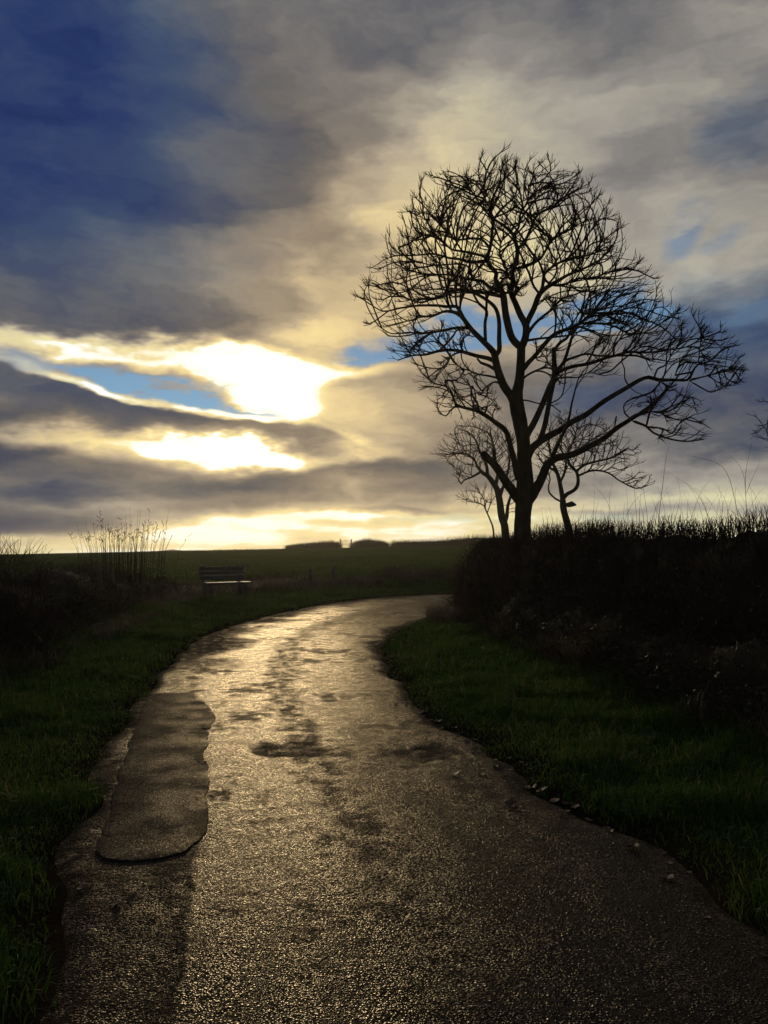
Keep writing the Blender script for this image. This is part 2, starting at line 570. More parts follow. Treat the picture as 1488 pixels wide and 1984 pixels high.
# ------------------------------------------------------------------ tubes along branching skeletons
def tube_mesh(name, chains, noise_amp=0.0, attrs=False):
    """chains: list of (points (n,3), radii (n)); one joined mesh of tapering tubes"""
    VV, FF, off = [], [], 0
    for pts, rr in chains:
        pts = np.asarray(pts, float)
        rr = np.asarray(rr, float)
        n = len(pts)
        if n < 2:
            continue
        rm = rr.max()
        k = 14 if rm > 0.1 else 9 if rm > 0.04 else 6 if rm > 0.018 else 4 if rm > 0.011 else 3
        tan = np.gradient(pts, axis=0)
        tan /= np.linalg.norm(tan, axis=1)[:, None] + 1e-9
        ref = np.array([0.0, 1.0, 0.0]) if abs(tan[0][1]) < 0.85 else np.array([1.0, 0, 0])
        u = np.empty((n, 3))
        r = ref
        for i in range(n):
            r = r - tan[i] * (r @ tan[i])
            r = r / (np.linalg.norm(r) + 1e-9)
            u[i] = r
        v = np.cross(tan, u)
        th = np.arange(k) * 2 * math.pi / k
        rad_ = np.repeat(rr[:, None], k, 1)
        if noise_amp and rm > 0.03:
            ph = RNG.random() * 50
            ii, kk = np.meshgrid(np.arange(n), np.arange(k), indexing='ij')
            rad_ = rad_ * (1 + noise_amp * (fbm(ii * 0.45 + ph, np.abs(kk - k / 2) * 0.7 + ph, 3, 3) - 0.5) * 2)
        ring = pts[:, None, :] + rad_[:, :, None] * (np.cos(th)[None, :, None] * u[:, None, :] + np.sin(th)[None, :, None] * v[:, None, :])
        VV.append(ring.reshape(-1, 3))
        VV.append(pts[-1:] + tan[-1:] * rr[-1])
        a = off + np.arange((n - 1) * k).reshape(n - 1, k)
        b = np.roll(a, -1, axis=1)
        FF.append(np.stack([a, b, b + k], -1).reshape(-1, 3))
        FF.append(np.stack([a, b + k, a + k], -1).reshape(-1, 3))
        tip = off + n * k
        la = off + (n - 1) * k + np.arange(k)
        FF.append(np.stack([la, np.roll(la, -1), np.full(k, tip)], -1))
        off += n * k + 1
    return mesh_np(name, np.concatenate(VV), np.concatenate(FF), None, True)


def spline(pts, step):
    """Catmull-Rom through the rows of pts (any width), resampled at about `step` (first three columns are metres)"""
    P = np.asarray(pts, float)
    if len(P) == 2:
        n = max(2, int(np.linalg.norm(P[1, :3] - P[0, :3]) / step) + 1)
        return P[0] + (P[1] - P[0]) * np.linspace(0, 1, n)[:, None]
    Q = np.vstack([2 * P[0] - P[1], P, 2 * P[-1] - P[-2]])
    out = []
    for i in range(1, len(Q) - 2):
        n = max(1, int(round(np.linalg.norm(Q[i + 1, :3] - Q[i, :3]) / step)))
        for t in np.arange(n) / n:
            p0, p1, p2, p3 = Q[i - 1], Q[i], Q[i + 1], Q[i + 2]
            out.append(0.5 * (2 * p1 + (p2 - p0) * t + (2 * p0 - 5 * p1 + 4 * p2 - p3) * t * t + (3 * p1 - p0 - 3 * p2 + p3) * t ** 3))
    out.append(Q[-2])
    return np.array(out)


class Skeleton:
    def __init__(self, depth, seed, step=0.12):
        self.pos, self.par, self.r, self.part = [], [], [], []
        self.D, self.step = depth, step
        self.rng = np.random.default_rng(seed)
        self.m_px = depth / FPX
        self.parts = []

    def limb(self, pts, dd=0.0, name='limb', wiggle=0.0, grow=True):
        """pts: (px, py, radius px); dd: how far the limb's end leans away from (+) or towards (-) the camera, metres"""
        rows = []
        n = len(pts)
        start = None
        if self.pos:
            q = np.array(at(pts[0][0], pts[0][1], self.D))
            P = np.array(self.pos)
            start = int(np.argmin(np.hypot(P[:, 0] - q[0], P[:, 2] - q[2])))
            d0 = self.pos[start][1] - self.D
        else:
            d0 = 0.0
        for i, (x, y, r) in enumerate(pts):
            s = (i / max(1, n - 1)) ** 1.3
            dep = self.D + d0 + dd * s
            p = at(x, y, dep)
            rows.append((p.x, p.y, p.z, r * self.m_px))
        S = spline(rows, self.step)
        if wiggle:
            w = self.rng.normal(0, wiggle, (len(S), 3))
            w[0] = 0
            S[:, :3] += w
        S[:, 3] = np.maximum(S[:, 3] * 0.88, 0.006)
        prev = -1 if start is None else start
        k = len(self.parts)
        ids = []
        for i, row in enumerate(S):
            if i == 0 and start is not None:
                # begin inside the parent
                pass
            self.pos.append(row[:3].copy())
            self.par.append(prev)
            self.r.append(row[3])
            self.part.append(k)
            prev = len(self.pos) - 1
            ids.append(prev)
        self.parts.append((name, ids, start))
        return ids

    def cloud(self, poly, n, R_px, thick=1.0, off=0.0, inner=1.0):
        """n attraction points in a photo-pixel outline, given depth by how far inside the outline they lie"""
        poly = np.array(poly, float)
        lo, hi = poly.min(0), poly.max(0)
        out = []
        got = 0
        while got < n:
            P = lo + self.rng.random((n * 4, 2)) * (hi - lo)
            P = P[inside(P, poly)]
            b = seg_dist(P, poly, np.roll(poly, -1, 0))
            b = np.minimum(b, R_px)
            h = np.sqrt(np.maximum(0, b * (2 * R_px - b))) * self.m_px * thick
            dy = (self.rng.random(len(P)) * 2 - 1) * R_px * self.m_px * thick
            ok = np.abs(dy) < h + 0.05
            deep = (b / R_px) * np.clip(1 - np.abs(dy) / (h + 0.05), 0, 1)      # thin out the middle of the crown
            ok &= self.rng.random(len(P)) < np.clip(1 - (1 - inner) * deep * 3.0, inner, 1)
            for (x, y), z in zip(P[ok], dy[ok]):
                out.append(at(x, y, self.D + z + off))
                got += 1
                if got >= n:
                    break
        return np.array([tuple(p) for p in out])

    def colonize(self, pts, kill=0.24, infl=1.3, iters=120, jit=0.4, up=0.10, centre=(0, 0, 0), out=0.55):
        step = self.step
        pos = np.array(self.pos)
        par = list(self.par)
        kids = np.zeros(len(pos), int)
        dirs = np.zeros_like(pos)
        for i, p in enumerate(par):
            if p >= 0:
                dirs[i] = pos[i] - pos[p]
        dirs /= np.linalg.norm(dirs, axis=1)[:, None] + 1e-9
        n0 = len(pos)
        A = pts.copy()
        best = np.full(len(A), 1e9)
        bi = np.zeros(len(A), int)

        def update(ids):
            nonlocal best, bi
            for c in range(0, len(ids), 400):
                idc = ids[c:c + 400]
                d = np.linalg.norm(A[:, None, :] - pos[idc][None, :, :], axis=2)
                j = d.argmin(1)
                dm = d[np.arange(len(A)), j]
                better = dm < best
                best = np.where(better, dm, best)
                bi = np.where(better, idc[j], bi)
        update(np.arange(n0))
        for it in range(iters):
            keep = best > kill
            A, best, bi = A[keep], best[keep], bi[keep]
            if not len(A):
                break
            act = best < infl
            if not act.any():
                break
            src = bi[act]
            acc = np.zeros((len(pos), 3))
            dv = A[act] - pos[src]
            dv /= np.linalg.norm(dv, axis=1)[:, None] + 1e-9
            np.add.at(acc, src, dv)
            ids = np.unique(src)
            ids = ids[kids[ids] < 3]
            if not len(ids):
                break
            v = acc[ids]
            v /= np.linalg.norm(v, axis=1)[:, None] + 1e-9
            o = pos[ids] - centre
            o /= np.linalg.norm(o, axis=1)[:, None] + 1e-9
            v = v + 0.9 * dirs[ids] + out * o + self.rng.normal(0, jit, v.shape)
            v[:, 2] += up
            v /= np.linalg.norm(v, axis=1)[:, None] + 1e-9
            newp = pos[ids] + v * step * (0.8 + 0.4 * self.rng.random((len(ids), 1)))
            kids[ids] += 1
            base = len(pos)
            pos = np.vstack([pos, newp])
            dirs = np.vstack([dirs, v])
            kids = np.concatenate([kids, np.zeros(len(ids), int)])
            par += list(ids)
            update(np.arange(base, len(pos)))
        # even out kinks along the grown branches
        pa = np.array(par)
        for _ in range(3):
            ksum = np.zeros_like(pos)
            kn = np.zeros(len(pos))
            gi = np.arange(n0, len(pos))
            np.add.at(ksum, pa[gi], pos[gi])
            np.add.at(kn, pa[gi], 1)
            has = gi[kn[gi] > 0]
            sm = 0.5 * pos[has] + 0.25 * pos[pa[has]] + 0.25 * ksum[has] / kn[has][:, None]
            pos[has] = sm
        self.pos = list(pos)
        self.par = par
        self.n_traced = n0
        self.dirs = dirs

    def spurs(self, prob=0.25, tip_n=(2, 4), length=(0.12, 0.26), centre=None, up=0.5):
        """short upturned shoots at the branch ends and along the thin branches"""
        n = len(self.pos)
        nk = np.zeros(n, int)
        for p in self.par:
            if p >= 0:
                nk[p] += 1
        rng = self.rng
        c = np.array(centre)
        for i in range(self.n_traced, n):
            tip = nk[i] == 0
            if not tip and rng.random() > prob:
                continue
            for _ in range(rng.integers(*tip_n) if tip else 1):
                o = self.pos[i] - c
                o = o / (np.linalg.norm(o) + 1e-9)
                d = self.dirs[i] * 0.9 + o * 0.5 + rng.normal(0, 0.42, 3)
                d /= np.linalg.norm(d)
                ln = rng.uniform(*length)
                prev, p = i, self.pos[i]
                for s in range(3):
                    d = d + np.array([0, 0, up * 0.30]) + rng.normal(0, 0.10, 3)
                    d /= np.linalg.norm(d)
                    p = p + d * ln / 3
                    self.pos.append(p)
                    self.par.append(prev)
                    prev = len(self.pos) - 1

    def build(self, root, tip_r=0.0085, e=2.25, cap=0.05, trunk_noise=0.10):
        pos = np.array(self.pos)
        loc = np.array(root.location)
        n = len(pos)
        n0 = self.n_traced
        par = np.array(self.par)
        acc = np.zeros(n)
        kids = [[] for _ in range(n)]
        rr = np.zeros(n)
        rr[:n0] = self.r
        for i in range(n - 1, n0 - 1, -1):
            rr[i] = max(tip_r, acc[i] ** (1 / e)) if kids[i] else tip_r * 0.6
            rr[i] = min(rr[i], cap)
            acc[par[i]] += rr[i] ** e
            kids[par[i]].append(i)
        # traced parts
        for name, ids, start in self.parts:
            P = pos[ids]
            R = rr[ids].copy()
            if start is not None:
                P = np.vstack([pos[start], P])
                R = np.concatenate([[min(R[0] * 1.15, rr[start] * 0.95)], R])
            obj(name, tube_mesh(name, [(P - loc, R)], trunk_noise), M_BARK, root)
        # grown parts: follow the thickest child
        chains = []
        used = np.zeros(n, bool)
        starts = [(i, par[i]) for i in range(n0, n) if par[i] < n0]
        while starts:
            i, p = starts.pop()
            P, R = [pos[p]], [min(rr[i] * 1.1, rr[p] if p >= n0 else rr[i] * 1.25)]
            while True:
                P.append(pos[i])
                R.append(rr[i])
                if not kids[i]:
                    break
                ks = sorted(kids[i], key=lambda q: -rr[q])
                for q in ks[1:]:
                    starts.append((q, i))
                i = ks[0]
            chains.append((np.array(P) - loc, np.array(R)))
        obj('crown', tube_mesh('crown', chains), M_TWIG, root)
        return sum(len(c[0]) for c in chains)

# ------------------------------------------------------------------ land, road
ROAD_L = [(-0.9, -12), (-0.9, -4), (-1.05, 0), (-1.22, 2.6), (-1.62, 4.0), (-2.05, 5.6), (-2.5, 7.6), (-2.85, 9.6), (-3.15, 11.6), (-3.35, 14.2), (-3.1, 17.4), (-2.55, 20.2), (-1.5, 23.6),
          (-0.1, 26.2), (2.0, 28.0), (5.5, 29.0), (11.0, 29.3), (22.0, 29.0), (45.0, 28.0)]
ROAD_R = [(2.3, -12), (2.2, -4), (2.0, 0), (1.72, 2.6), (1.5, 4.0), (1.08, 5.2), (0.78, 6.4), (0.42, 7.7), (0.16, 9.8), (0.0, 12.2), (0.18, 14.6), (0.7, 16.8), (1.3, 18.8),
          (2.4, 21.0), (4.2, 23.0), (7.0, 24.4), (12.0, 25.2), (22.0, 25.2), (45.0, 24.4)]


def edge_curve(pts, n):
    S = spline([(x, y, 0.0, i) for i, (x, y) in enumerate(pts)], 0.1)
    t = np.linspace(0, len(pts) - 1, n)
    return np.stack([np.interp(t, S[:, 3], S[:, 0]), np.interp(t, S[:, 3], S[:, 1])], 1), t


NT = 1500
EL, T_ = edge_curve(ROAD_L, NT)
ER, _ = edge_curve(ROAD_R, NT)
# spread rows by length so that rows near the camera are close together
mid = (EL + ER) / 2
seg = np.concatenate([[0], np.cumsum(np.hypot(*np.diff(mid, axis=0).T))])
s_near = np.concatenate([np.arange(0, 13.0, 0.5), np.arange(13.0, 28.0, 0.035), np.arange(28.0, 44.0, 0.09), np.arange(44.0, seg[-1], 0.6)])


def at_s(E, s):
    return np.stack([np.interp(s, seg, E[:, 0]), np.interp(s, seg, E[:, 1])], 1)


RL, RR = at_s(EL, s_near), at_s(ER, s_near)
jl = (fbm(s_near * 1.6, s_near * 0 + 3, 1, 4) - 0.5) * 0.30
jr = (fbm(s_near * 1.6, s_near * 0 + 9, 5, 4) - 0.5) * 0.30
dirn = (RR - RL) / np.linalg.norm(RR - RL, axis=1)[:, None]
RL = RL + dirn * jl[:, None]
RR = RR + dirn * jr[:, None]
ROAD_POLY = np.vstack([RL[::3], RR[::-1][::3]])
SEG_A, SEG_B = np.vstack([RL[:-1:4], RR[:-1:4]]), np.vstack([np.vstack([RL[4::4], RL[-1:]])[:len(RL[:-1:4])], np.vstack([RR[4::4], RR[-1:]])[:len(RR[:-1:4])]])


def road_sd(P):
    """signed distance to the road's edge, positive outside; and which side (-1 left of the lane, +1 right)"""
    d = np.full(len(P), 60.0)
    near = (P[:, 0] > -25) & (P[:, 0] < 60) & (P[:, 1] > -25) & (P[:, 1] < 60)
    Q = P[near]
    dd = seg_dist(Q, SEG_A, SEG_B)
    ins = inside(Q, ROAD_POLY)
    d[near] = np.where(ins, -dd, dd)
    return d


def side_of(P):
    """+1 on the inner (right) side of the lane, -1 on the outer (left) side"""
    dl = seg_dist(P, EL[::12][:-1], EL[::12][1:])
    dr = seg_dist(P, ER[::12][:-1], ER[::12][1:])
    return np.where(dr < dl, 1.0, -1.0)


def land(x, y):
    ridge = np.clip(1.62 + 0.019 * (x + 19), 0.2, 3.2)
    up = smooth01(y, 30, 118) * ridge
    down = np.maximum(0, y - 122) * 0.035
    h = up - np.minimum(down, 14.0)
    # low hill on the far left horizon, made blue by painted distance haze
    h = h + 16.5 * np.exp(-((x + 180) / 34.0) ** 2 - ((y - 640) / 120.0) ** 2)
    # behind and beside the camera the land stays level
    return np.where(y < 30, 0.0, h)


def height(P, sd=None):
    if sd is None:
        sd = road_sd(P)
    x, y = P[:, 0], P[:, 1]
    h = land(x, y)
    verge = -0.03 + 0.075 * smooth01(sd, -0.16, 0.22) + 0.05 * smooth01(sd, 0.3, 1.6)
    bumps = (fbm(x * 1.7, y * 1.7, 4, 4) - 0.5) * 0.12 * smooth01(sd, 0.15, 0.9) * (1 - smooth01(y, 60, 90))
    bank = 0.28 * smooth01(sd, 1.3, 3.0) * (1 - smooth01(y, 14, 22) * (x < 0)) * (1 - smooth01(y, 26, 50))
    return h + verge + bumps + bank


def axis(fine0, fine1, step, lo, hi, grow=1.16):
    a = list(np.arange(fine0, fine1 + 1e-6, step))
    s, v = step, a[-1]
    while v < hi:
        s *= grow
        v += s
        a.append(v)
    s, v = step, fine0
    while v > lo:
        s *= grow
        v -= s
        a.insert(0, v)
    return np.array(a)


gx = axis(-7.0, 7.0, 0.11, -700, 700, 1.12)
gy = axis(1.5, 31.0, 0.11, -120, 900, 1.07)
X, Y = np.meshgrid(gx, gy)
GP = np.stack([X.ravel(), Y.ravel()], 1)
gsd = road_sd(GP)
gz = height(GP, gsd)
nx, ny = len(gx), len(gy)
idx = np.arange(nx * ny).reshape(ny, nx)
quads = np.stack([idx[:-1, :-1], idx[:-1, 1:], idx[1:, 1:], idx[1:, :-1]], -1).reshape(-1, 4)

# earth, mud and field soil by place
m, g = new_mat('earth')
geo = g.n('ShaderNodeNewGeometry')
pxyz = g.sep(geo.outputs['Position'])
n_a = g.noise(geo.outputs['Position'], 1.3, 6.0, 0.62).outputs['Fac']
n_b = g.noise(geo.outputs['Position'], 38.0, 4.0, 0.6).outputs['Fac']
soil = g.mixc(g.ss(n_a, 0.35, 0.65), (0.015, 0.011, 0.007, 1), (0.030, 0.022, 0.014, 1))
averge = g.n('ShaderNodeAttribute', attribute_name='turf').outputs['Fac']
soil = g.mixc(g.m('MULTIPLY', g.ss(n_b, 0.2, 0.6), averge), soil, (0.026, 0.048, 0.012, 1))
# winter wheat beyond the lane
far = g.ss(pxyz[1], 31.0, 36.0)
crop = g.mixc(g.ss(g.noise(geo.outputs['Position'], 0.12, 4.0, 0.6).outputs['Fac'], 0.35, 0.65), (0.030, 0.058, 0.008, 1), (0.042, 0.076, 0.010, 1))
col = g.mixc(far, soil, crop)
col = g.mixc(g.ss(pxyz[1], 260.0, 420.0), col, (0.05, 0.06, 0.06, 1))  # blue-grey of distance haze painted into the far ground's colour
hgt = g.m('ADD', g.m('MULTIPLY', n_a, 0.5), g.m('MULTIPLY', n_b, 0.5))
ed = g.n('ShaderNodeBsdfDiffuse')       # crumbly soil and standing crop: no sheen even at a glancing angle
g.put(ed.inputs[0], col)
g.put(ed.inputs['Normal'], bump(g, hgt, 1.0, 0.05))
finish(g, ed.outputs[0])
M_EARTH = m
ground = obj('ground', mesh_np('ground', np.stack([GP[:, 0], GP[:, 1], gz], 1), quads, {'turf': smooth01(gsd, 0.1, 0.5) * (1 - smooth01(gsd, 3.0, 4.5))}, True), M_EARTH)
tag(ground, kind='structure')

# ---- the lane
POTS = [  # photo pixel centre, half-size along x and y in metres, depth
    (566, 1455, 0.40, 0.36, 0.012), (828, 1461, 0.38, 0.33, 0.015), (872, 1563, 0.13, 0.05, 0.006)]
na = 96
uu = np.linspace(0, 1, na)
RP = RL[:, None, :] + (RR - RL)[:, None, :] * uu[None, :, None]
rp = RP.reshape(-1, 2)
rx, ry = rp[:, 0], rp[:, 1]
width = np.repeat(np.linalg.norm(RR - RL, axis=1), na)
UU = np.tile(uu, len(RL))
edge_d = np.minimum(UU, 1 - UU) * width
rz = 0.012 + (fbm(rx * 0.9, ry * 0.9, 21, 3) - 0.5) * 0.014 + (fbm(rx * 4, ry * 4, 22, 3) - 0.5) * 0.005
OUTLINE = [(188, 1655), (205, 1669), (260, 1673), (330, 1662), (378, 1641), (404, 1602), (399, 1560), (407, 1520), (400, 1480), (404, 1432), (417, 1396), (408, 1376), (394, 1360), (372, 1346),
           (335, 1345), (300, 1347), (283, 1356), (262, 1410), (240, 1475), (218, 1550), (200, 1610)]
OP = np.array([tuple(on_ground(x, y))[:2] for x, y in OUTLINE])
od = seg_dist(rp, OP, np.roll(OP, -1, 0))
near_patch = np.where(inside(rp, OP), 1.0, 1 - smooth01(od, 0.0, 0.4))
rz -= 0.035 * (1 - smooth01(edge_d, 0.0, 0.16)) * 0.7
rz -= 0.008 * (np.exp(-((UU - 0.30) / 0.09) ** 2) + np.exp(-((UU - 0.74) / 0.09) ** 2))
rz = rz * (1 - near_patch) + 0.010 * near_patch
worn = np.zeros(len(rp))
# trench seam running on from the patch towards the camera: sunk a little, and duller to its left
SM = np.array([tuple(on_ground(x, y))[:2] for x, y in ((385, 1640), (366, 1700), (352, 1780), (346, 1860), (343, 1984))] + [(-1.02, 0.5), (-0.95, -3.0)])
seam_x = np.interp(-ry, -SM[:, 1], SM[:, 0]) + (fbm(ry * 3.0, ry * 0, 35, 3) - 0.5) * 0.06
in_y = 1 - smooth01(ry, SM[0, 1] - 0.15, SM[0, 1] + 0.1)
left = smooth01(seam_x - rx, -0.008, 0.012) * in_y
rz -= 0.006 * left
seam = np.exp(-((rx - seam_x) / 0.022) ** 2) * in_y
worn = np.maximum(worn, np.maximum((0.55 + 0.35 * fbm(rx * 3, ry * 3, 36, 3)) * left, 0.95 * seam))
for px, py, hx, hy, dep in POTS:
    c = on_ground(px, py)
    wob = 1 + 1.3 * (fbm(rx * 7 + px, ry * 5, 31, 4) - 0.5)
    q = np.hypot((rx - c.x) / hx, (ry - c.y) / hy) / wob
    mk = 1 - smooth01(q, 0.55, 1.05)
    rz -= dep * mk
    worn = np.maximum(worn, mk * min(1, dep / 0.014))
# ragged edge: mud washed over the tarmac, widest along the inner verge and past the bend
mud = 1 - smooth01(edge_d + (fbm(rx * 2.2, ry * 2.2, 41, 4) - 0.5) * 0.5, 0.02, 0.30)
right_mud = (1 - smooth01((1 - UU) * width + (fbm(rx * 1.8, ry * 1.8, 44, 4) - 0.5) * 0.7, 0.10, 0.42)) * smooth01(ry, 9, 12) * (1 - smooth01(ry, 17, 20))
left_mud = (1 - smooth01(UU * width + (fbm(rx * 1.1, ry * 1.1, 47, 4) - 0.5) * 1.6, 0.35, 1.25)) * smooth01(ry, 9.5, 12)
mud = np.clip(np.maximum(mud, np.maximum(right_mud, left_mud)), 0, 1)
ridx = np.arange(len(rp)).reshape(len(RL), na)
rq = np.stack([ridx[:-1, :-1], ridx[:-1, 1:], ridx[1:, 1:], ridx[1:, :-1]], -1).reshape(-1, 4)


def road_material(name, patch=False):
    m, g = new_mat(name)
    geo = g.n('ShaderNodeNewGeometry')
    P = geo.outputs['Position']
    sc = 1.5 if patch else 1.0
    chip = g.n('ShaderNodeTexVoronoi', feature='F1')
    g.put(chip.inputs['Vector'], P)
    chip.inputs['Scale'].default_value = 120.0 * sc
    chip2 = g.n('ShaderNodeTexVoronoi', feature='F1')
    g.put(chip2.inputs['Vector'], P)
    chip2.inputs['Scale'].default_value = 64.0 * sc
    rnd = g.sep(chip.outputs['Color'])
    rnd2 = g.sep(chip2.outputs['Color'])
    dome = g.m('MULTIPLY', g.ss(chip.outputs['Distance'], 0.62, 0.1), g.m('MULTIPLY_ADD', rnd[1], 0.9, 0.1))
    dome2 = g.m('MULTIPLY', g.ss(chip2.outputs['Distance'], 0.55, 0.1), g.ss(rnd2[1], 0.45, 0.9))
    big = g.noise(P, 1.1, 3.0, 0.6).outputs['Fac']
    midn = g.noise(P, 7.0, 4.0, 0.65).outputs['Fac']
    stone = g.mixc(rnd[0], (0.014, 0.012, 0.009, 1), (0.042, 0.035, 0.025, 1))
    if patch:
        stone = g.mixc(0.4, stone, (0.034, 0.029, 0.022, 1))
    h = g.m('ADD', g.m('MULTIPLY', dome, 0.7), dome2)
    h = g.m('ADD', h, g.m('MULTIPLY', midn, 1.2))
    if patch:
        amud = g.n('ShaderNodeAttribute', attribute_name='mud').outputs['Fac']
        band = g.noise(P, 2.7, 4.0, 0.6).outputs['Fac']
        wet = g.m('MULTIPLY', g.ss(g.m('ADD', band, g.m('MULTIPLY', midn, 0.4)), 0.5, 0.85), g.m('SUBTRACT', 1.0, g.m('MULTIPLY', amud, 0.9)))
        rough = g.mixf(wet, 0.62, 0.42)
        spec = g.mixf(wet, 0.03, 0.07)
        col = g.mixc(g.m('MULTIPLY', amud, g.ss(midn, 0.35, 0.6)), stone, (0.026, 0.019, 0.012, 1))
    else:
        au = g.n('ShaderNodeAttribute', attribute_name='u').outputs['Fac']
        amud = g.n('ShaderNodeAttribute', attribute_name='mud').outputs['Fac']
        aw = g.n('ShaderNodeAttribute', attribute_name='worn').outputs['Fac']
        wob = g.noise(P, 2.4, 3.0, 0.6).outputs['Fac']
        crown_line = g.m('MULTIPLY', g.ss(g.m('ABSOLUTE', g.m('SUBTRACT', au, g.m('MULTIPLY_ADD', wob, 0.22, 0.42))), 0.10, 0.01), g.m('MULTIPLY_ADD', g.ss(midn, 0.4, 0.6), 0.7, 0.3))
        side_line = g.m('MULTIPLY', g.ss(g.m('ABSOLUTE', g.m('SUBTRACT', au, g.m('MULTIPLY_ADD', wob, 0.16, 0.10))), 0.05, 0.0), g.ss(big, 0.42, 0.6))
        dry = g.m('MAXIMUM', g.m('MULTIPLY', crown_line, 0.6), g.m('MULTIPLY', aw, g.m('MULTIPLY_ADD', g.ss(midn, 0.35, 0.6), 0.4, 0.6)))
        dry = g.m('MAXIMUM', dry, g.m('MULTIPLY', side_line, 0.7))
        dry = g.m('MAXIMUM', dry, g.m('MULTIPLY', g.ss(g.m('ADD', big, g.m('MULTIPLY', midn, 0.6)), 0.82, 1.0), 0.6))
        mudm = g.m('MULTIPLY', amud, g.m('MULTIPLY_ADD', g.ss(midn, 0.3, 0.55), 0.6, 0.4))
        dull = g.m('MAXIMUM', g.m('MULTIPLY', dry, 0.9), mudm)
        rough = g.mixf(dull, g.m('MULTIPLY_ADD', midn, 0.22, 0.16), 0.75)
        spec = g.mixf(dull, 0.085, 0.02)
        col = g.mixc(mudm, stone, (0.030, 0.021, 0.013, 1))
        h = g.m('ADD', h, g.m('MULTIPLY', g.m('MULTIPLY', dull, g.noise(P, 22.0, 3.0, 0.6).outputs['Fac']), 1.5))
    nrm = bump(g, h, 0.7 if patch else 0.8, 0.004 if patch else 0.006)
    # film of muddy water: gold of the reflected sky put into its gloss tint
    gl = g.n('ShaderNodeBsdfGlossy')
    gl.inputs[0].default_value = (1.0, 0.89, 0.70, 1)
    g.put(gl.inputs['Roughness'], rough)
    g.put(gl.inputs['Normal'], nrm)
    fr = g.n('ShaderNodeFresnel')
    fr.inputs[0].default_value = 1.30
    g.put(fr.inputs['Normal'], nrm)
    d0 = g.n('ShaderNodeBsdfDiffuse')
    g.put(d0.inputs[0], col)
    g.put(d0.inputs['Normal'], nrm)
    fm = g.n('ShaderNodeMixShader')
    g.put(fm.inputs[0], g.m('MULTIPLY', fr.outputs[0], g.m('MULTIPLY', spec, 6.6), 0.0, True))
    g.t.links.new(d0.outputs[0], fm.inputs[1])
    g.t.links.new(gl.outputs[0], fm.inputs[2])
    wetp = fm.outputs[0]
    dif = g.n('ShaderNodeBsdfDiffuse')
    g.put(dif.inputs[0], col)
    g.put(dif.inputs['Normal'], nrm)
    # only part of the stones carries a film of water
    dry_st = g.m('MULTIPLY', g.ss(g.m('ADD', g.m('MULTIPLY', rnd[2], 0.75), g.m('MULTIPLY', midn, 0.5)), 0.30, 0.80), 0.85 if patch else 0.82)
    mx = g.n('ShaderNodeMixShader')
    g.put(mx.inputs[0], dry_st)
    g.t.links.new(wetp, mx.inputs[1])
    g.t.links.new(dif.outputs[0], mx.inputs[2])
    finish(g, mx.outputs[0])
    return m


M_ROAD = road_material('wet_tarmac')
M_PATCH = road_material('patch_tarmac', True)
road = obj('road', mesh_np('road', np.stack([rx, ry, rz], 1), rq, {'u': UU, 'mud': mud, 'worn': worn}, True), M_ROAD)
tag(road, kind='structure')

# ---- the newer rectangle of tarmac let into the left side
OS = spline([(x, y, 0.0) for x, y in np.vstack([OP, OP[:1]])], 0.025)[:-1, :2]
cen = OS.mean(0)
tg = np.roll(OS, -1, 0) - np.roll(OS, 1, 0)
tg /= np.linalg.norm(tg, axis=1)[:, None]
ON = np.column_stack([tg[:, 1], -tg[:, 0]])
if ((OS - cen) * ON).sum() < 0:
    ON = -ON
ci = np.arange(len(OS))
jit = (fbm(ci * 0.16, ci * 0, 61, 3) - 0.5) * 0.045 + (fbm(ci * 0.11, ci * 0, 67, 3) - 0.62) * 0.13 * smooth01(OS[:, 0] - np.interp(OS[:, 1], OP[np.argsort(OP[:, 1])][:, 1], OP[np.argsort(OP[:, 1])][:, 0]), 0.2, 0.5) * smooth01(OS[:, 1], 4.4, 5.0)
OS = OS + ON * jit[:, None]
nO = len(OS)
PV, PF = [], []
LV = [(OS + ON * 0.004, 0.000), (OS, 0.0135), (OS - ON * 0.006, 0.0155), (OS - ON * 0.05, 0.016)] + [(cen + (OS - ON * 0.05 - cen) * f, 0.016) for f in (0.85, 0.7, 0.5, 0.3, 0.12)]
for k, (R, z) in enumerate(LV):
    PV.append(np.column_stack([R, z + (0.002 * (fbm(R[:, 0] * 1.6, R[:, 1] * 1.6, 64, 2) - 0.5) if k > 1 else 0.0 * R[:, 0])]))
    if k:
        a = (k - 1) * nO + np.arange(nO)
        b = (k - 1) * nO + np.roll(np.arange(nO), -1)
        PF.append(np.stack([a, b, b + nO], -1))
        PF.append(np.stack([a, b + nO, a + nO], -1))
PV.append(np.array([[cen[0], cen[1], 0.018]]))
a = (len(LV) - 1) * nO + np.arange(nO)
PF.append(np.stack([a, (len(LV) - 1) * nO + np.roll(np.arange(nO), -1), np.full(nO, len(LV) * nO)], -1))
PVv = np.vstack(PV)
pd_ = seg_dist(PVv[:, :2], RL[:-1:4], RL[4::4] if len(RL[4::4]) == len(RL[:-1:4]) else np.vstack([RL[4::4], RL[-1:]])[:len(RL[:-1:4])])
pmud = 1 - smooth01(pd_ + (fbm(PVv[:, 0] * 4, PVv[:, 1] * 4, 66, 3) - 0.5) * 0.3, 0.02, 0.45)
patch = obj('tarmac_patch', mesh_np('tarmac_patch', PVv, np.vstack(PF), {'mud': pmud}, True), M_PATCH, road)
patch['label'] = 'darker finer patch of newer tarmac with rounded corners'

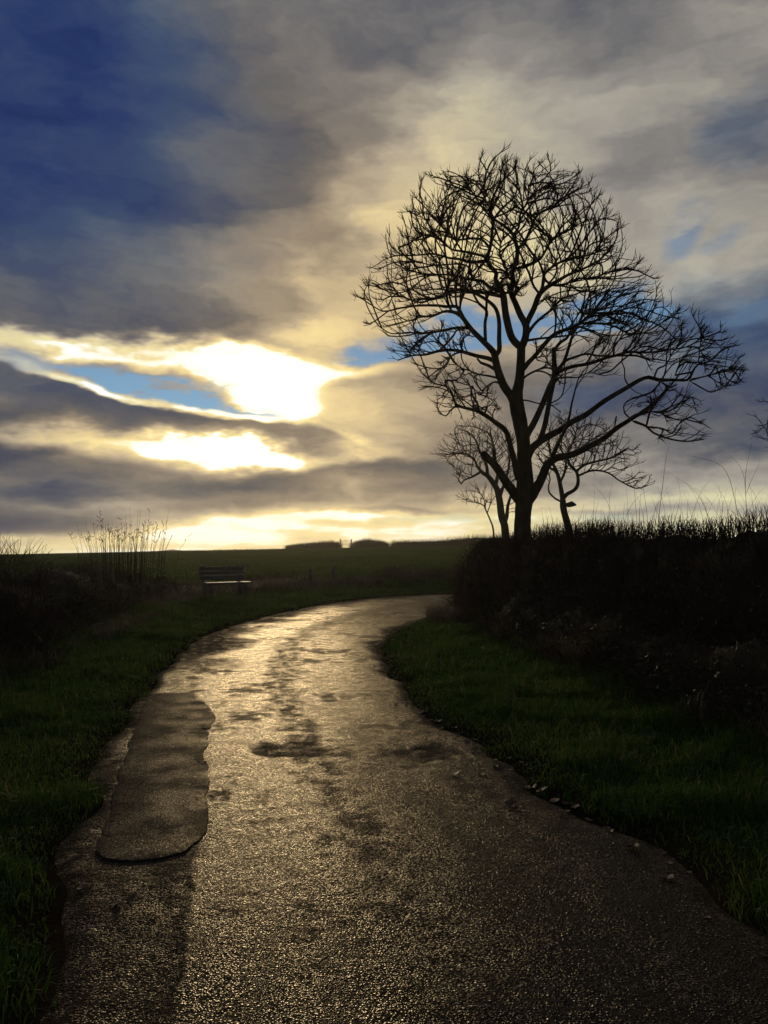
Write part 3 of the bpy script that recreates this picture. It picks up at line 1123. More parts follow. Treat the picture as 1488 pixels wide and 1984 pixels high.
# ------------------------------------------------------------------ trees
def big_tree():
    D = 21.5
    sk = Skeleton(D, 5, 0.135)
    base = at(1012, 1100, D)
    root = empty('bare_tree', (base.x, base.y, 0.0))
    tag(root, 'tallest bare leafless tree with wide domed crown rising from the right hedge', 'tree', 'bare winter trees')
    L = sk.limb
    L([(1012, 1180, 26), (1012, 1100, 22), (1012, 1045, 19.5), (1013, 1000, 18.5), (1017, 955, 19.5), (1016, 900, 16), (1013, 850, 15.5), (1004, 800, 16),
       (1000, 772, 15), (1006, 740, 11), (1009, 700, 10), (1010, 672, 9.5)], 0.3, 'trunk')
    # crown leaders
    L([(1010, 674, 9), (992, 655, 8.5), (981, 614, 8), (975, 573, 7.5), (968, 556, 6), (960, 540, 5.2), (962, 530, 5), (946, 510, 4.8), (944, 500, 4.6), (949, 482, 4),
       (952, 465, 3.6), (956, 431, 3.2), (962, 417, 3), (982, 395, 2.5), (998, 380, 2), (1004, 350, 1.4)], 0.7)
    L([(1010, 674, 8.5), (1018, 655, 8.5), (1019, 631, 8), (1009, 612, 7), (999, 588, 6.5), (990, 566, 6), (994, 545, 5.6), (993, 526, 5.2), (1001, 505, 4.8), (1002, 483, 4.4), (994, 455, 3.8),
       (975, 436, 3.2), (956, 424, 2.6), (936, 404, 2.2), (920, 380, 1.6), (905, 355, 1.2)], -0.9)
    L([(1019, 631, 7), (1026, 615, 6.5), (1035, 597, 6.2), (1046, 569, 5.6), (1067, 552, 4.6), (1080, 545, 4), (1100, 533, 3.3), (1132, 520, 2.5), (1160, 505, 1.8)], -1.6)
    L([(1046, 569, 4.5), (1051, 556, 4), (1055, 531, 3.4), (1072, 516, 3), (1100, 502, 2.6), (1143, 494, 2), (1170, 480, 1.4)], 1.6)
    L([(1067, 552, 3.4), (1090, 552, 2.8), (1120, 540, 2.4), (1150, 538, 2), (1185, 525, 1.4)], 1.0)
    L([(1002, 483, 4), (1012, 474, 3.8), (1022, 458, 3.4), (1031, 436, 3), (1042, 415, 2.6), (1067, 403, 2.2), (1090, 385, 1.6), (1105, 365, 1.2)], -1.5)
    L([(1001, 520, 3.6), (1022, 515, 3.2), (1046, 502, 2.8), (1057, 486, 2.4), (1070, 466, 2), (1100, 446, 1.6), (1140, 425, 1.2)], -2.2)
    L([(994, 455, 3), (1005, 440, 2.8), (1008, 415, 2.4), (1022, 390, 2), (1025, 360, 1.6), (1040, 335, 1.2)], 1.6)
    L([(956, 431, 2.8), (950, 405, 2.4), (938, 380, 2), (940, 355, 1.6), (948, 335, 1.2)], 1.7)
    L([(946, 505, 4), (912, 508, 3.4), (890, 502, 3), (871, 500, 2.6), (840, 492, 2.2), (813, 494, 1.8), (780, 494, 1.4), (758, 478, 1.1)], -1.4)
    L([(944, 498, 3.6), (912, 490, 3), (890, 486, 2.6), (873, 482, 2.3), (850, 460, 1.9), (825, 445, 1.5), (800, 420, 1.1)], 1.6)
    L([(950, 482, 3.2), (935, 465, 2.8), (915, 462, 2.4), (880, 464, 2), (862, 445, 1.6), (845, 415, 1.2)], -2.2)
    L([(974, 566, 4.6), (948, 556, 4), (935, 545, 3.6), (914, 542, 3.3), (897, 538, 3), (870, 532, 2.4), (831, 532, 2), (800, 525, 1.6), (765, 512, 1.1)], 1.0)
    L([(972, 574, 4.8), (942, 568, 4.2), (902, 562, 3.8), (881, 562, 3.4), (857, 572, 3), (835, 580, 2.6), (813, 586, 2), (780, 575, 1.6), (745, 562, 1.2), (722, 548, 1)], -1.7)
    L([(914, 542, 2.6), (910, 520, 2.4), (895, 512, 2), (870, 512, 1.8), (840, 514, 1.5), (800, 505, 1.1)], -0.9)
    L([(966, 556, 3.2), (975, 540, 2.8), (985, 535, 2.4), (975, 510, 2), (968, 485, 1.8), (975, 460, 1.4)], 2.0)
    # great left limb and its branches
    L([(996, 778, 11), (988, 764, 9.5), (977, 749, 9), (967, 725, 8.5), (960, 698, 8), (956, 682, 7.5), (936, 661, 6), (915, 640, 5.4), (893, 612, 4.6), (876, 604, 3.6), (858, 604, 2.8), (840, 612, 2.2),
       (815, 614, 1.8), (790, 622, 1.4), (770, 610, 1)], -1.6)
    L([(906, 631, 4.4), (891, 603, 4.2), (885, 594, 3.8), (862, 594, 3.4), (850, 592, 3), (812, 592, 2.5), (775, 597, 2), (743, 603, 1.6), (718, 590, 1.1)], -0.6)
    L([(957, 690, 6), (967, 680, 5.6), (967, 657, 5.2), (967, 624, 4.8), (961, 599, 4.4), (947, 584, 4), (926, 571, 3.4), (908, 564, 2.8), (880, 545, 2), (850, 535, 1.4)], 1.5)
    L([(941, 665, 4.2), (940, 645, 3.8), (940, 624, 3.6), (943, 603, 3.3), (928, 588, 3), (920, 575, 2.4), (905, 548, 1.8), (880, 520, 1.3)], 1.4)
    L([(958, 700, 5.2), (945, 694, 4.8), (926, 690, 4.4), (898, 682, 3.9), (876, 678, 3.5), (850, 680, 3), (825, 687, 2.4), (797, 689, 1.8), (771, 698, 1.2)], -1.0)
    L([(850, 680, 2.6), (866, 665, 2.4), (880, 648, 2.2), (885, 640, 2), (900, 640, 1.6)], 0.8)
    L([(911, 636, 3.6), (885, 635, 3.2), (859, 640, 2.8), (820, 646, 2.3), (792, 644, 1.8), (758, 646, 1.4), (734, 632, 1)], 1.0)
    L([(960, 716, 4), (946, 708, 3.4), (932, 703, 3), (925, 695, 2)], 0.5)
    L([(963, 732, 2.6), (945, 728, 2.2), (926, 725, 1.9), (910, 718, 1.6), (893, 713, 1.3), (880, 702, 1)], -0.9)
    L([(885, 684, 2.2), (872, 692, 1.9), (864, 710, 1.6), (845, 714, 1.3), (825, 712, 1)], -0.4)
    L([(975, 745, 2.6), (960, 740, 2.2), (950, 744, 1.9), (940, 752, 1.6), (932, 765, 1.2)], -1.2)
    # low left limb
    L([(1003, 925, 8), (998, 899, 7), (992, 877, 6.5), (985, 848, 6), (978, 832, 5.6), (958, 817, 5), (938, 803, 4.6), (922, 795, 4), (904, 791, 3.2), (883, 783, 2.6), (876, 762, 2.2), (865, 749, 1.8),
       (840, 742, 1.4), (816, 722, 1)], -1.9)
    L([(928, 796, 3), (924, 779, 2.6), (916, 768, 2.2), (912, 752, 1.8), (905, 735, 1.2)], 1.0)
    L([(938, 803, 2.6), (944, 788, 2), (934, 790, 1.6), (925, 785, 1.2)], -0.6)
    L([(885, 785, 2), (872, 796, 1.7), (864, 806, 1.4), (850, 800, 1.1)], -0.5)
    # snapped stub limb
    L([(1002, 965, 12), (992, 950, 10.5), (981, 935, 9.5), (967, 913, 9), (955, 897, 8), (946, 889, 7.6), (937, 878, 7)], -0.8, 'broken_limb')
    L([(957, 897, 3), (956, 884, 2.4), (955, 872, 1.6)], -0.1)
    # low right limb
    L([(1026, 968, 13), (1036, 950, 11.5), (1046, 934, 10.5), (1053, 918, 9.5), (1061, 899, 8.6), (1076, 888, 8), (1100, 883, 7.2), (1118, 877, 6.8), (1145, 863, 6.2), (1172, 848, 5.6), (1194, 830, 5), (1218, 815, 4.4),
       (1232, 805, 4), (1257, 796, 3.2), (1264, 782, 2.6), (1280, 766, 2.2), (1298, 750, 1.6)], -2.6)
    L([(1222, 814, 3), (1238, 820, 2.6), (1252, 826, 2.4), (1267, 839, 2.1), (1300, 851, 1.8), (1332, 855, 1.5), (1364, 851, 1.1)], -0.8)
    L([(1252, 826, 2), (1285, 831, 1.6), (1302, 840, 1.2), (1312, 826, 1)], 0.6)
    L([(1257, 796, 2.2), (1276, 799, 1.9), (1300, 795, 1.6), (1318, 780, 1.3), (1340, 770, 1)], 0.8)
    L([(1276, 799, 1.8), (1310, 813, 1.5), (1328, 812, 1.2), (1345, 803, 1)], -0.4)
    L([(1222, 812, 2), (1210, 800, 1.6), (1208, 788, 1.3), (1214, 778, 1.1), (1225, 772, 1)], 0.3)
    L([(1191, 829, 2), (1192, 818, 1.8), (1194, 807, 1.5)], 0.0)
    L([(1068, 892, 5), (1080, 863, 4.2), (1094, 834, 3.5), (1103, 808, 2.8), (1108, 781, 2.2), (1119, 738, 1.5)], 0.5)
    # middle right limb
    L([(1022, 885, 10), (1031, 868, 8.5), (1054, 850, 7.8), (1082, 835, 7), (1109, 817, 6.4), (1136, 803, 6), (1171, 777, 5.4), (1218, 749, 4.8), (1240, 736, 4.4), (1257, 731, 4.2), (1276, 736, 4.2), (1306, 736, 3.2),
       (1332, 736, 2.7), (1341, 721, 2.3), (1353, 706, 2), (1375, 700, 1.6), (1395, 682, 1.1)], -1.2)
    L([(1336, 735, 2), (1358, 731, 1.8), (1392, 723, 1.5), (1412, 718, 1.2), (1429, 708, 1)], 0.8)
    L([(1336, 738, 1.8), (1364, 754, 1.5), (1379, 760, 1.4), (1403, 749, 1.2), (1422, 746, 1)], -0.8)
    L([(1268, 731, 2.4), (1274, 715, 2.1), (1291, 706, 1.8), (1302, 685, 1.5), (1320, 662, 1.1)], 0.8)
    L([(1308, 727, 2.2), (1313, 714, 2), (1328, 702, 1.8), (1352, 702, 1.5), (1355, 680, 1.3), (1360, 652, 1)], -0.9)
    L([(1278, 738, 2.4), (1298, 750, 2), (1312, 745, 1.4)], 0.4)
    L([(1219, 748, 2), (1211, 735, 1.7), (1210, 715, 1.5), (1204, 700, 1.3)], 0.4)
    # steep right limbs
    L([(1018, 848, 9), (1026, 834, 7.5), (1035, 818, 7), (1052, 781, 6.6), (1065, 749, 6.2), (1074, 730, 6.4), (1074, 706, 5.8), (1073, 676, 5.2)], 0.8)
    L([(1046, 852, 6.5), (1052, 836, 6), (1057, 818, 5.8), (1065, 775, 5.4), (1072, 743, 5.4), (1081, 717, 4.6), (1093, 700, 4), (1104, 667, 3.4), (1110, 648, 2.8), (1120, 630, 2.2), (1135, 600, 1.6), (1140, 575, 1.2)], 0.9)
    L([(1073, 680, 4), (1085, 664, 3.8), (1098, 655, 3.5), (1110, 637, 3.1), (1132, 621, 2.6), (1160, 600, 2), (1190, 580, 1.6), (1215, 560, 1.2)], 1.4)
    L([(1080, 722, 4.6), (1092, 716, 4.2), (1110, 710, 4), (1143, 704, 3.7), (1175, 693, 3.4), (1192, 689, 3.2), (1218, 682, 2.8), (1245, 683, 2.4), (1278, 681, 2), (1300, 677, 1.7), (1330, 672, 1.4), (1360, 655, 1)], -1.4)
    L([(1190, 689, 2.6), (1231, 689, 2.3), (1252, 695, 2), (1272, 696, 1.7), (1300, 700, 1.3), (1325, 690, 1)], 0.8)
    L([(1104, 695, 3), (1135, 686, 2.6), (1165, 690, 2.2), (1200, 688, 1.8)], 1.2)
    L([(1073, 712, 2.4), (1062, 704, 2), (1060, 690, 1.6), (1068, 682, 1.2)], -0.5)
    L([(1078, 733, 2.4), (1100, 731, 2), (1121, 731, 1.6), (1140, 722, 1.2), (1170, 728, 1)], -0.8)
    L([(1016, 712, 6), (1024, 702, 5.4), (1035, 691, 5), (1055, 667, 4.7), (1074, 648, 4.3), (1106, 635, 3.8), (1123, 627, 3.4), (1145, 607, 2.8), (1165, 585, 2.2), (1180, 560, 1.5)], -1.9)
    L([(1123, 627, 2.8), (1164, 627, 2.5), (1192, 633, 2.2), (1218, 646, 1.9), (1246, 645, 1.5), (1275, 630, 1.2), (1300, 610, 1)], -0.8)
    L([(1145, 607, 2.2), (1180, 605, 1.9), (1215, 598, 1.5), (1250, 585, 1.1)], -1.0)
    L([(1024, 644, 4), (1034, 630, 3.6), (1046, 618, 3.4), (1067, 601, 3), (1089, 579, 2.6), (1110, 572, 2), (1140, 560, 1.5)], 1.5)
    L([(1020, 660, 3), (1045, 656, 2.6), (1075, 653, 2.2), (1100, 650, 1.8)], -1.2)
    L([(1012, 775, 2), (1022, 776, 1.8), (1045, 782, 1.6), (1068, 785, 1.4), (1085, 798, 1.2)], -0.6)
    clouds = [
        sk.cloud([(704, 592), (720, 545), (750, 520), (750, 470), (785, 440), (793, 384), (850, 352), (900, 326), (960, 306), (1030, 311), (1070, 325), (1136, 352), (1165, 402), (1203, 442),
                  (1215, 480), (1232, 520), (1262, 560), (1262, 610), (1230, 630), (1150, 560), (1060, 560), (1000, 590), (930, 590), (880, 606), (800, 604), (745, 604)], 2500, 255, 0.92, 0.0, 0.14),
        sk.cloud([(728, 628), (770, 622), (830, 612), (900, 640), (930, 670), (900, 690), (840, 690), (770, 700), (752, 690), (785, 665), (740, 650)], 330, 60, 1.6, -0.8),
        sk.cloud([(808, 700), (860, 705), (900, 690), (950, 715), (975, 770), (985, 800), (950, 812), (850, 804), (838, 768), (822, 735)], 300, 60, 1.6, -1.0),
        sk.cloud([(1040, 600), (1090, 555), (1180, 540), (1260, 562), (1266, 640), (1240, 690), (1130, 680), (1060, 660)], 600, 90, 1.9, 0.0),
        sk.cloud([(1240, 640), (1270, 600), (1310, 606), (1316, 630), (1345, 622), (1400, 650), (1412, 682), (1432, 706), (1420, 748), (1380, 762), (1345, 730), (1300, 718), (1230, 712)], 400, 60, 1.6, -0.8),
        sk.cloud([(1205, 775), (1250, 745), (1300, 755), (1350, 768), (1346, 806), (1372, 850), (1330, 858), (1280, 842), (1238, 818)], 170, 50, 1.8, -2.0),
        sk.cloud([(1020, 680), (1075, 690), (1180, 700), (1210, 720), (1150, 745), (1040, 745), (1016, 730)], 110, 40, 2.0, 0.0),
    ]
    c = at(1000, 740, D)
    sk.colonize(np.vstack(clouds), 0.25, 1.15, 100, 0.17, 0.08, tuple(c), 0.9)
    sk.spurs(0.20, (2, 5), (0.11, 0.29), (c.x, c.y, c.z), 0.5)
    return sk.build(root, 0.0062, 2.45, 0.034)


def far_trees():
    # left of the great trunk
    D = 45.0
    sk = Skeleton(D, 8, 0.22)
    b = at(978, 1090, D)
    root = empty('bare_tree', (b.x, b.y, 0.0))
    tag(root, 'smaller bare tree leaning left directly behind the tallest trunk', 'tree', 'bare winter trees')
    L = sk.limb
    L([(979, 1110, 10), (979, 1030, 8.5), (972, 1000, 8), (968, 970, 7.5), (963, 948, 7), (955, 935, 6), (945, 922, 5), (934, 916, 4)], 0.5, 'trunk')
    L([(936, 916, 3.6), (925, 905, 3), (920, 892, 2.4), (905, 880, 2), (885, 878, 1.6), (862, 882, 1.1)], -1.5)
    L([(930, 915, 3), (915, 924, 2.2), (900, 930, 1.6), (894, 938, 1.1)], -0.8)
    L([(945, 922, 4), (942, 900, 3.4), (930, 875, 2.6), (920, 850, 1.8), (905, 835, 1.2)], 1.2)
    L([(960, 940, 4.6), (965, 915, 3.8), (960, 890, 3), (955, 860, 2.2), (950, 835, 1.4)], -1.0)
    L([(968, 965, 4), (976, 940, 3.4), (985, 910, 2.6), (988, 880, 2), (990, 850, 1.3)], 1.6)
    L([(977, 1015, 5), (982, 1000, 4.4), (984, 980, 3.6), (990, 960, 2.8), (996, 940, 2)], 0.8)
    cl = [sk.cloud([(848, 884), (868, 845), (890, 828), (930, 814), (975, 826), (1000, 850), (1004, 920), (985, 950), (955, 900), (900, 935), (872, 905)], 1500, 75, 0.9),
          sk.cloud([(960, 900), (1000, 900), (1006, 985), (985, 1000), (972, 960)], 60, 30, 1.5)]
    c = at(960, 930, D)
    sk.colonize(np.vstack(cl), 0.36, 2.4, 70, 0.36, 0.10, tuple(c), 0.6)
    sk.spurs(0.2, (2, 4), (0.2, 0.45), tuple(c), 0.3)
    sk.build(root, 0.0095, 2.6, 0.06)
    # right of it, gnarled
    D = 41.0
    sk = Skeleton(D, 9, 0.2)
    b = at(1102, 1090, D)
    root = empty('bare_tree', (b.x, b.y, 0.0))
    tag(root, 'gnarled bare tree with crooked short trunk right of the tallest tree', 'tree', 'bare winter trees')
    L = sk.limb
    L([(1106, 1110, 10), (1103, 1035, 8.5), (1098, 1010, 7.5), (1094, 996, 7), (1091, 980, 7.4), (1090, 965, 6), (1087, 948, 5), (1083, 928, 4.4), (1077, 910, 3.6), (1070, 895, 3), (1065, 870, 2.2), (1062, 845, 1.4)], 0.6, 'trunk')
    L([(1092, 964, 5), (1099, 957, 4.4), (1112, 950, 4), (1119, 940, 4), (1120, 926, 3.6), (1116, 913, 3.4), (1104, 900, 3), (1100, 880, 2.4), (1110, 855, 1.8), (1120, 825, 1.2)], -1.0)
    L([(1116, 913, 3), (1135, 900, 2.6), (1160, 893, 2.2), (1190, 885, 1.8), (1215, 870, 1.2)], -1.2)
    L([(1120, 922, 2.6), (1145, 912, 2.2), (1169, 913, 2), (1185, 920, 1.8), (1200, 931, 1.6), (1232, 946, 1.4), (1256, 940, 1)], -1.4)
    L([(1098, 978, 4), (1108, 974, 3.6), (1114, 978, 3.2), (1100, 981, 2.6)], -0.4)
    L([(1088, 972, 2.4), (1076, 966, 2.2), (1064, 954, 1.9), (1063, 940, 1.6), (1066, 930, 1.2)], -0.5)
    L([(1085, 935, 3), (1094, 915, 2.6), (1096, 890, 2.2), (1085, 865, 1.8), (1085, 835, 1.2)], 1.4)
    L([(1078, 912, 3), (1062, 905, 2.4), (1050, 895, 2), (1042, 880, 1.4)], 1.0)
    L([(1100, 882, 2.4), (1125, 868, 2), (1150, 850, 1.7), (1175, 838, 1.2)], 1.2)
    cl = [sk.cloud([(1036, 872), (1046, 826), (1078, 802), (1130, 808), (1182, 828), (1226, 868), (1244, 905), (1200, 916), (1150, 915), (1100, 925), (1060, 935), (1038, 905)], 1700, 70, 1.0),
          sk.cloud([(1200, 925), (1235, 905), (1262, 928), (1256, 948), (1225, 946)], 110, 20, 1.6, -2.0)]
    c = at(1110, 930, D)
    sk.colonize(np.vstack(cl), 0.34, 2.2, 70, 0.42, 0.06, tuple(c), 0.6)
    sk.spurs(0.2, (2, 4), (0.18, 0.4), tuple(c), 0.3)
    sk.build(root, 0.0095, 2.6, 0.06)
    # slender sapling farther left
    D = 62.0
    sk = Skeleton(D, 10, 0.25)
    b = at(958, 1080, D)
    root = empty('bare_tree', (b.x, b.y, 0.8))
    tag(root, 'slender young bare tree with thin stem, farthest left of the trees', 'tree', 'bare winter trees')
    L = sk.limb
    L([(958, 1080, 2.2), (956, 1028, 2), (950, 1008, 1.8), (943, 992, 1.6), (938, 980, 1.4)], 0.3, 'trunk')
    L([(938, 980, 1.3), (926, 974, 1.1), (910, 972, .9), (895, 965, .7)], -0.8)
    L([(939, 981, 1.3), (938, 968, 1), (930, 955, .8), (925, 945, .7)], 0.8)
    L([(944, 994, 1.3), (950, 976, 1), (952, 960, .7)], 0.4)
    cl = [sk.cloud([(882, 972), (890, 952), (920, 938), (952, 942), (962, 965), (955, 985), (925, 984), (900, 980)], 420, 28, 1.0)]
    c = at(940, 1000, D)
    sk.colonize(np.vstack(cl), 0.42, 2.4, 60, 0.4, 0.08, tuple(c), 0.6)
    sk.spurs(0.2, (2, 3), (0.2, 0.4), tuple(c), 0.3)
    sk.build(root, 0.011, 2.3, 0.04)
    # mostly beyond the right edge of the picture
    D = 40.0
    sk = Skeleton(D, 12, 0.25)
    b = at(1640, 1090, D)
    root = empty('bare_tree', (b.x, b.y, 0.0))
    tag(root, 'bare tree reaching in from the right edge with only twig tips in view', 'tree', 'bare winter trees')
    L = sk.limb
    L([(1640, 1110, 13), (1640, 1000, 11), (1632, 940, 10), (1640, 880, 8), (1630, 820, 5), (1635, 740, 3)], 0.3, 'trunk')
    L([(1632, 940, 6), (1590, 900, 4.4), (1550, 880, 3.4), (1515, 860, 2.4), (1490, 850, 1.6)], -0.5)
    L([(1638, 880, 5), (1600, 840, 3.8), (1560, 815, 3), (1520, 805, 2)], 0.8)
    L([(1640, 900, 5), (1690, 850, 4), (1730, 820, 3), (1760, 800, 2)], 0.8)
    L([(1632, 840, 4), (1600, 770, 3), (1590, 710, 2)], -1.0)
    cl = [sk.cloud([(1452, 838), (1472, 800), (1530, 720), (1600, 670), (1680, 660), (1760, 720), (1800, 820), (1760, 880), (1600, 890), (1500, 875), (1470, 868)], 1500, 120, 0.9)]
    c = at(1640, 880, D)
    sk.colonize(np.vstack(cl), 0.4, 2.6, 80, 0.36, 0.1, tuple(c), 0.6)
    sk.spurs(0.2, (2, 4), (0.2, 0.4), tuple(c), 0.3)
    sk.build(root, 0.0095, 2.6, 0.06)


big_tree()
far_trees()

# ------------------------------------------------------------------ grass and other growth nobody could count
def blades(name, P, z, h, w, lean, t, mat, droop=0.5, parent=None, rng=RNG):
    """one mesh of tapering bent blades; P (n,2) roots, z roots' height, h length, w width, lean sideways share"""
    n = len(P)
    a = rng.random(n) * 2 * math.pi
    b = rng.random(n) * 2 * math.pi
    dx, dy = np.cos(a) * lean * h, np.sin(a) * lean * h
    wx, wy = np.cos(b) * w / 2, np.sin(b) * w / 2
    root = np.column_stack([P, z - 0.01])
    wv = np.column_stack([wx, wy, np.zeros(n)])
    d1 = np.column_stack([dx * 0.3, dy * 0.3, h * 0.5])
    d2 = np.column_stack([dx, dy, h * (1 - droop * lean)])
    V = np.stack([root - wv, root + wv, root + d1 - wv * .75, root + d1 + wv * .75, root + d2], 1).reshape(-1, 3)
    o = np.arange(n)[:, None] * 5
    T = np.concatenate([o + np.array([0, 1, 3]), o + np.array([0, 3, 2]), o + np.array([2, 3, 4])], 1).reshape(-1, 3)
    me = mesh_np(name, V, T, {'t': np.repeat(t, 5)})
    return obj(name, me, mat, parent)


def scatter(n, x0, x1, y0, y1):
    return np.column_stack([RNG.uniform(x0, x1, n), RNG.uniform(y0, y1, n)])


def build_verge():
    Ps = []
    for y0, y1, dens in ((1.8, 5.0, 4200), (5.0, 9.0, 3000), (9.0, 15.0, 1700), (15.0, 23.0, 900), (23.0, 33.0, 500)):
        x0, x1 = -8.0, 6.0
        n = int((x1 - x0) * (y1 - y0) * dens)
        P = scatter(n, x0, x1, y0, y1)
        P = P[np.abs(P[:, 0]) < P[:, 1] * 0.62 + 1.2]
        sd = road_sd(P)
        edge = (fbm(P[:, 0] * 2.5, P[:, 1] * 2.5, 71, 3) - 0.5) * 0.22
        ok = (sd > -0.03 + edge) & (sd < 4.2)
        thin = RNG.random(len(P)) < (0.35 + 0.65 * smooth01(sd, -0.05, 0.25)) * (0.7 + 0.3 * smooth01(fbm(P[:, 0] * 1.2, P[:, 1] * 1.2, 73, 3), 0.32, 0.55))
        Ps.append(P[ok & thin])
    P = np.vstack(Ps)
    sd = road_sd(P)
    z = height(P, sd)
    n = len(P)
    tuft = fbm(P[:, 0] * 2.1, P[:, 1] * 2.1, 75, 3)
    h = (0.03 + 0.05 * RNG.random(n) + 0.10 * (RNG.random(n) < 0.06) + 0.10 * smooth01(tuft, 0.45, 0.75) + 0.10 * smooth01(sd, 1.2, 2.6)) * (0.7 + 0.3 * smooth01(sd, 0.1, 0.6))
    w = 0.0038 + 0.0006 * P[:, 1]
    t = np.clip(0.28 + 0.9 * (fbm(P[:, 0] * 0.8, P[:, 1] * 0.8, 77, 3) - 0.5) + RNG.normal(0, 0.16, n) + 0.5 * (RNG.random(n) < 0.10), 0, 1)
    o = blades('verge_grass', P, z, h, w, RNG.uniform(0.2, 1.0, n), t, M_GRASS)
    tag(o, 'short damp green grass on both verges of the lane', 'grass', None, 'stuff')
    return n


def path_pts(path, n, half):
    """n points scattered along a path, with their offset across it (-1..1)"""
    S = spline([(x, y, 0.0) for x, y in path], 0.25)[:, :2]
    L = np.concatenate([[0], np.cumsum(np.hypot(*np.diff(S, axis=0).T))])
    s = RNG.uniform(0, L[-1], n)
    c = np.column_stack([np.interp(s, L, S[:, 0]), np.interp(s, L, S[:, 1])])
    e = np.column_stack([np.interp(s + .1, L, S[:, 0]), np.interp(s + .1, L, S[:, 1])]) - np.column_stack([np.interp(s - .1, L, S[:, 0]), np.interp(s - .1, L, S[:, 1])])
    e /= np.linalg.norm(e, axis=1)[:, None] + 1e-9
    nrm = np.column_stack([-e[:, 1], e[:, 0]])
    v = RNG.uniform(-1, 1, n)
    return c + nrm * (v * half)[:, None], v, s / L[-1], nrm


def twig_mesh(name, base, tip, bend, r0):
    """many three-sided twigs at once; base, tip, bend (n,3), r0 (n)"""
    n = len(base)
    midp = (base + tip) / 2 + bend
    ks = [0.0, 0.5, 1.0]
    pts = np.stack([base, midp, tip], 1)
    rr = np.stack([r0, r0 * 0.75, r0 * 0.35], 1)
    ax = tip - base
    ax /= np.linalg.norm(ax, axis=1)[:, None] + 1e-9
    ref = np.where(np.abs(ax[:, 2:3]) > 0.8, np.array([[1.0, 0, 0]]), np.array([[0, 0, 1.0]]))
    u = np.cross(ax, ref)
    u /= np.linalg.norm(u, axis=1)[:, None] + 1e-9
    v = np.cross(ax, u)
    V = []
    for k in range(3):
        for j in range(3):
            th = j * 2.0944
            V.append(pts[:, k] + rr[:, k:k + 1] * (math.cos(th) * u + math.sin(th) * v))
    V = np.stack(V, 1).reshape(-1, 3)
    o = np.arange(n)[:, None] * 9
    T = []
    for k in range(2):
        for j in range(3):
            a, b = k * 3 + j, k * 3 + (j + 1) % 3
            T.append(o + np.array([a, b, b + 3]))
            T.append(o + np.array([a, b + 3, a + 3]))
    T = np.concatenate(T, 1).reshape(-1, 3)
    return mesh_np(name, V, T)


def leaf_mesh(name, P, size):
    """small folded leaves at random angles"""
    n = len(P)
    d = RNG.normal(0, 1, (n, 3))
    d /= np.linalg.norm(d, axis=1)[:, None]
    e = np.cross(d, RNG.normal(0, 1, (n, 3)))
    e /= np.linalg.norm(e, axis=1)[:, None] + 1e-9
    f = np.cross(d, e)
    s = size[:, None]
    V = np.stack([P - d * s, P + e * s * .55 + f * s * .15, P + d * s, P - e * s * .55 + f * s * .15], 1).reshape(-1, 3)
    o = np.arange(n)[:, None] * 4
    T = np.concatenate([o + np.array([0, 1, 2]), o + np.array([0, 2, 3])], 1).reshape(-1, 3)
    return mesh_np(name, V, T, {'t': np.repeat(RNG.random(n), 4)})


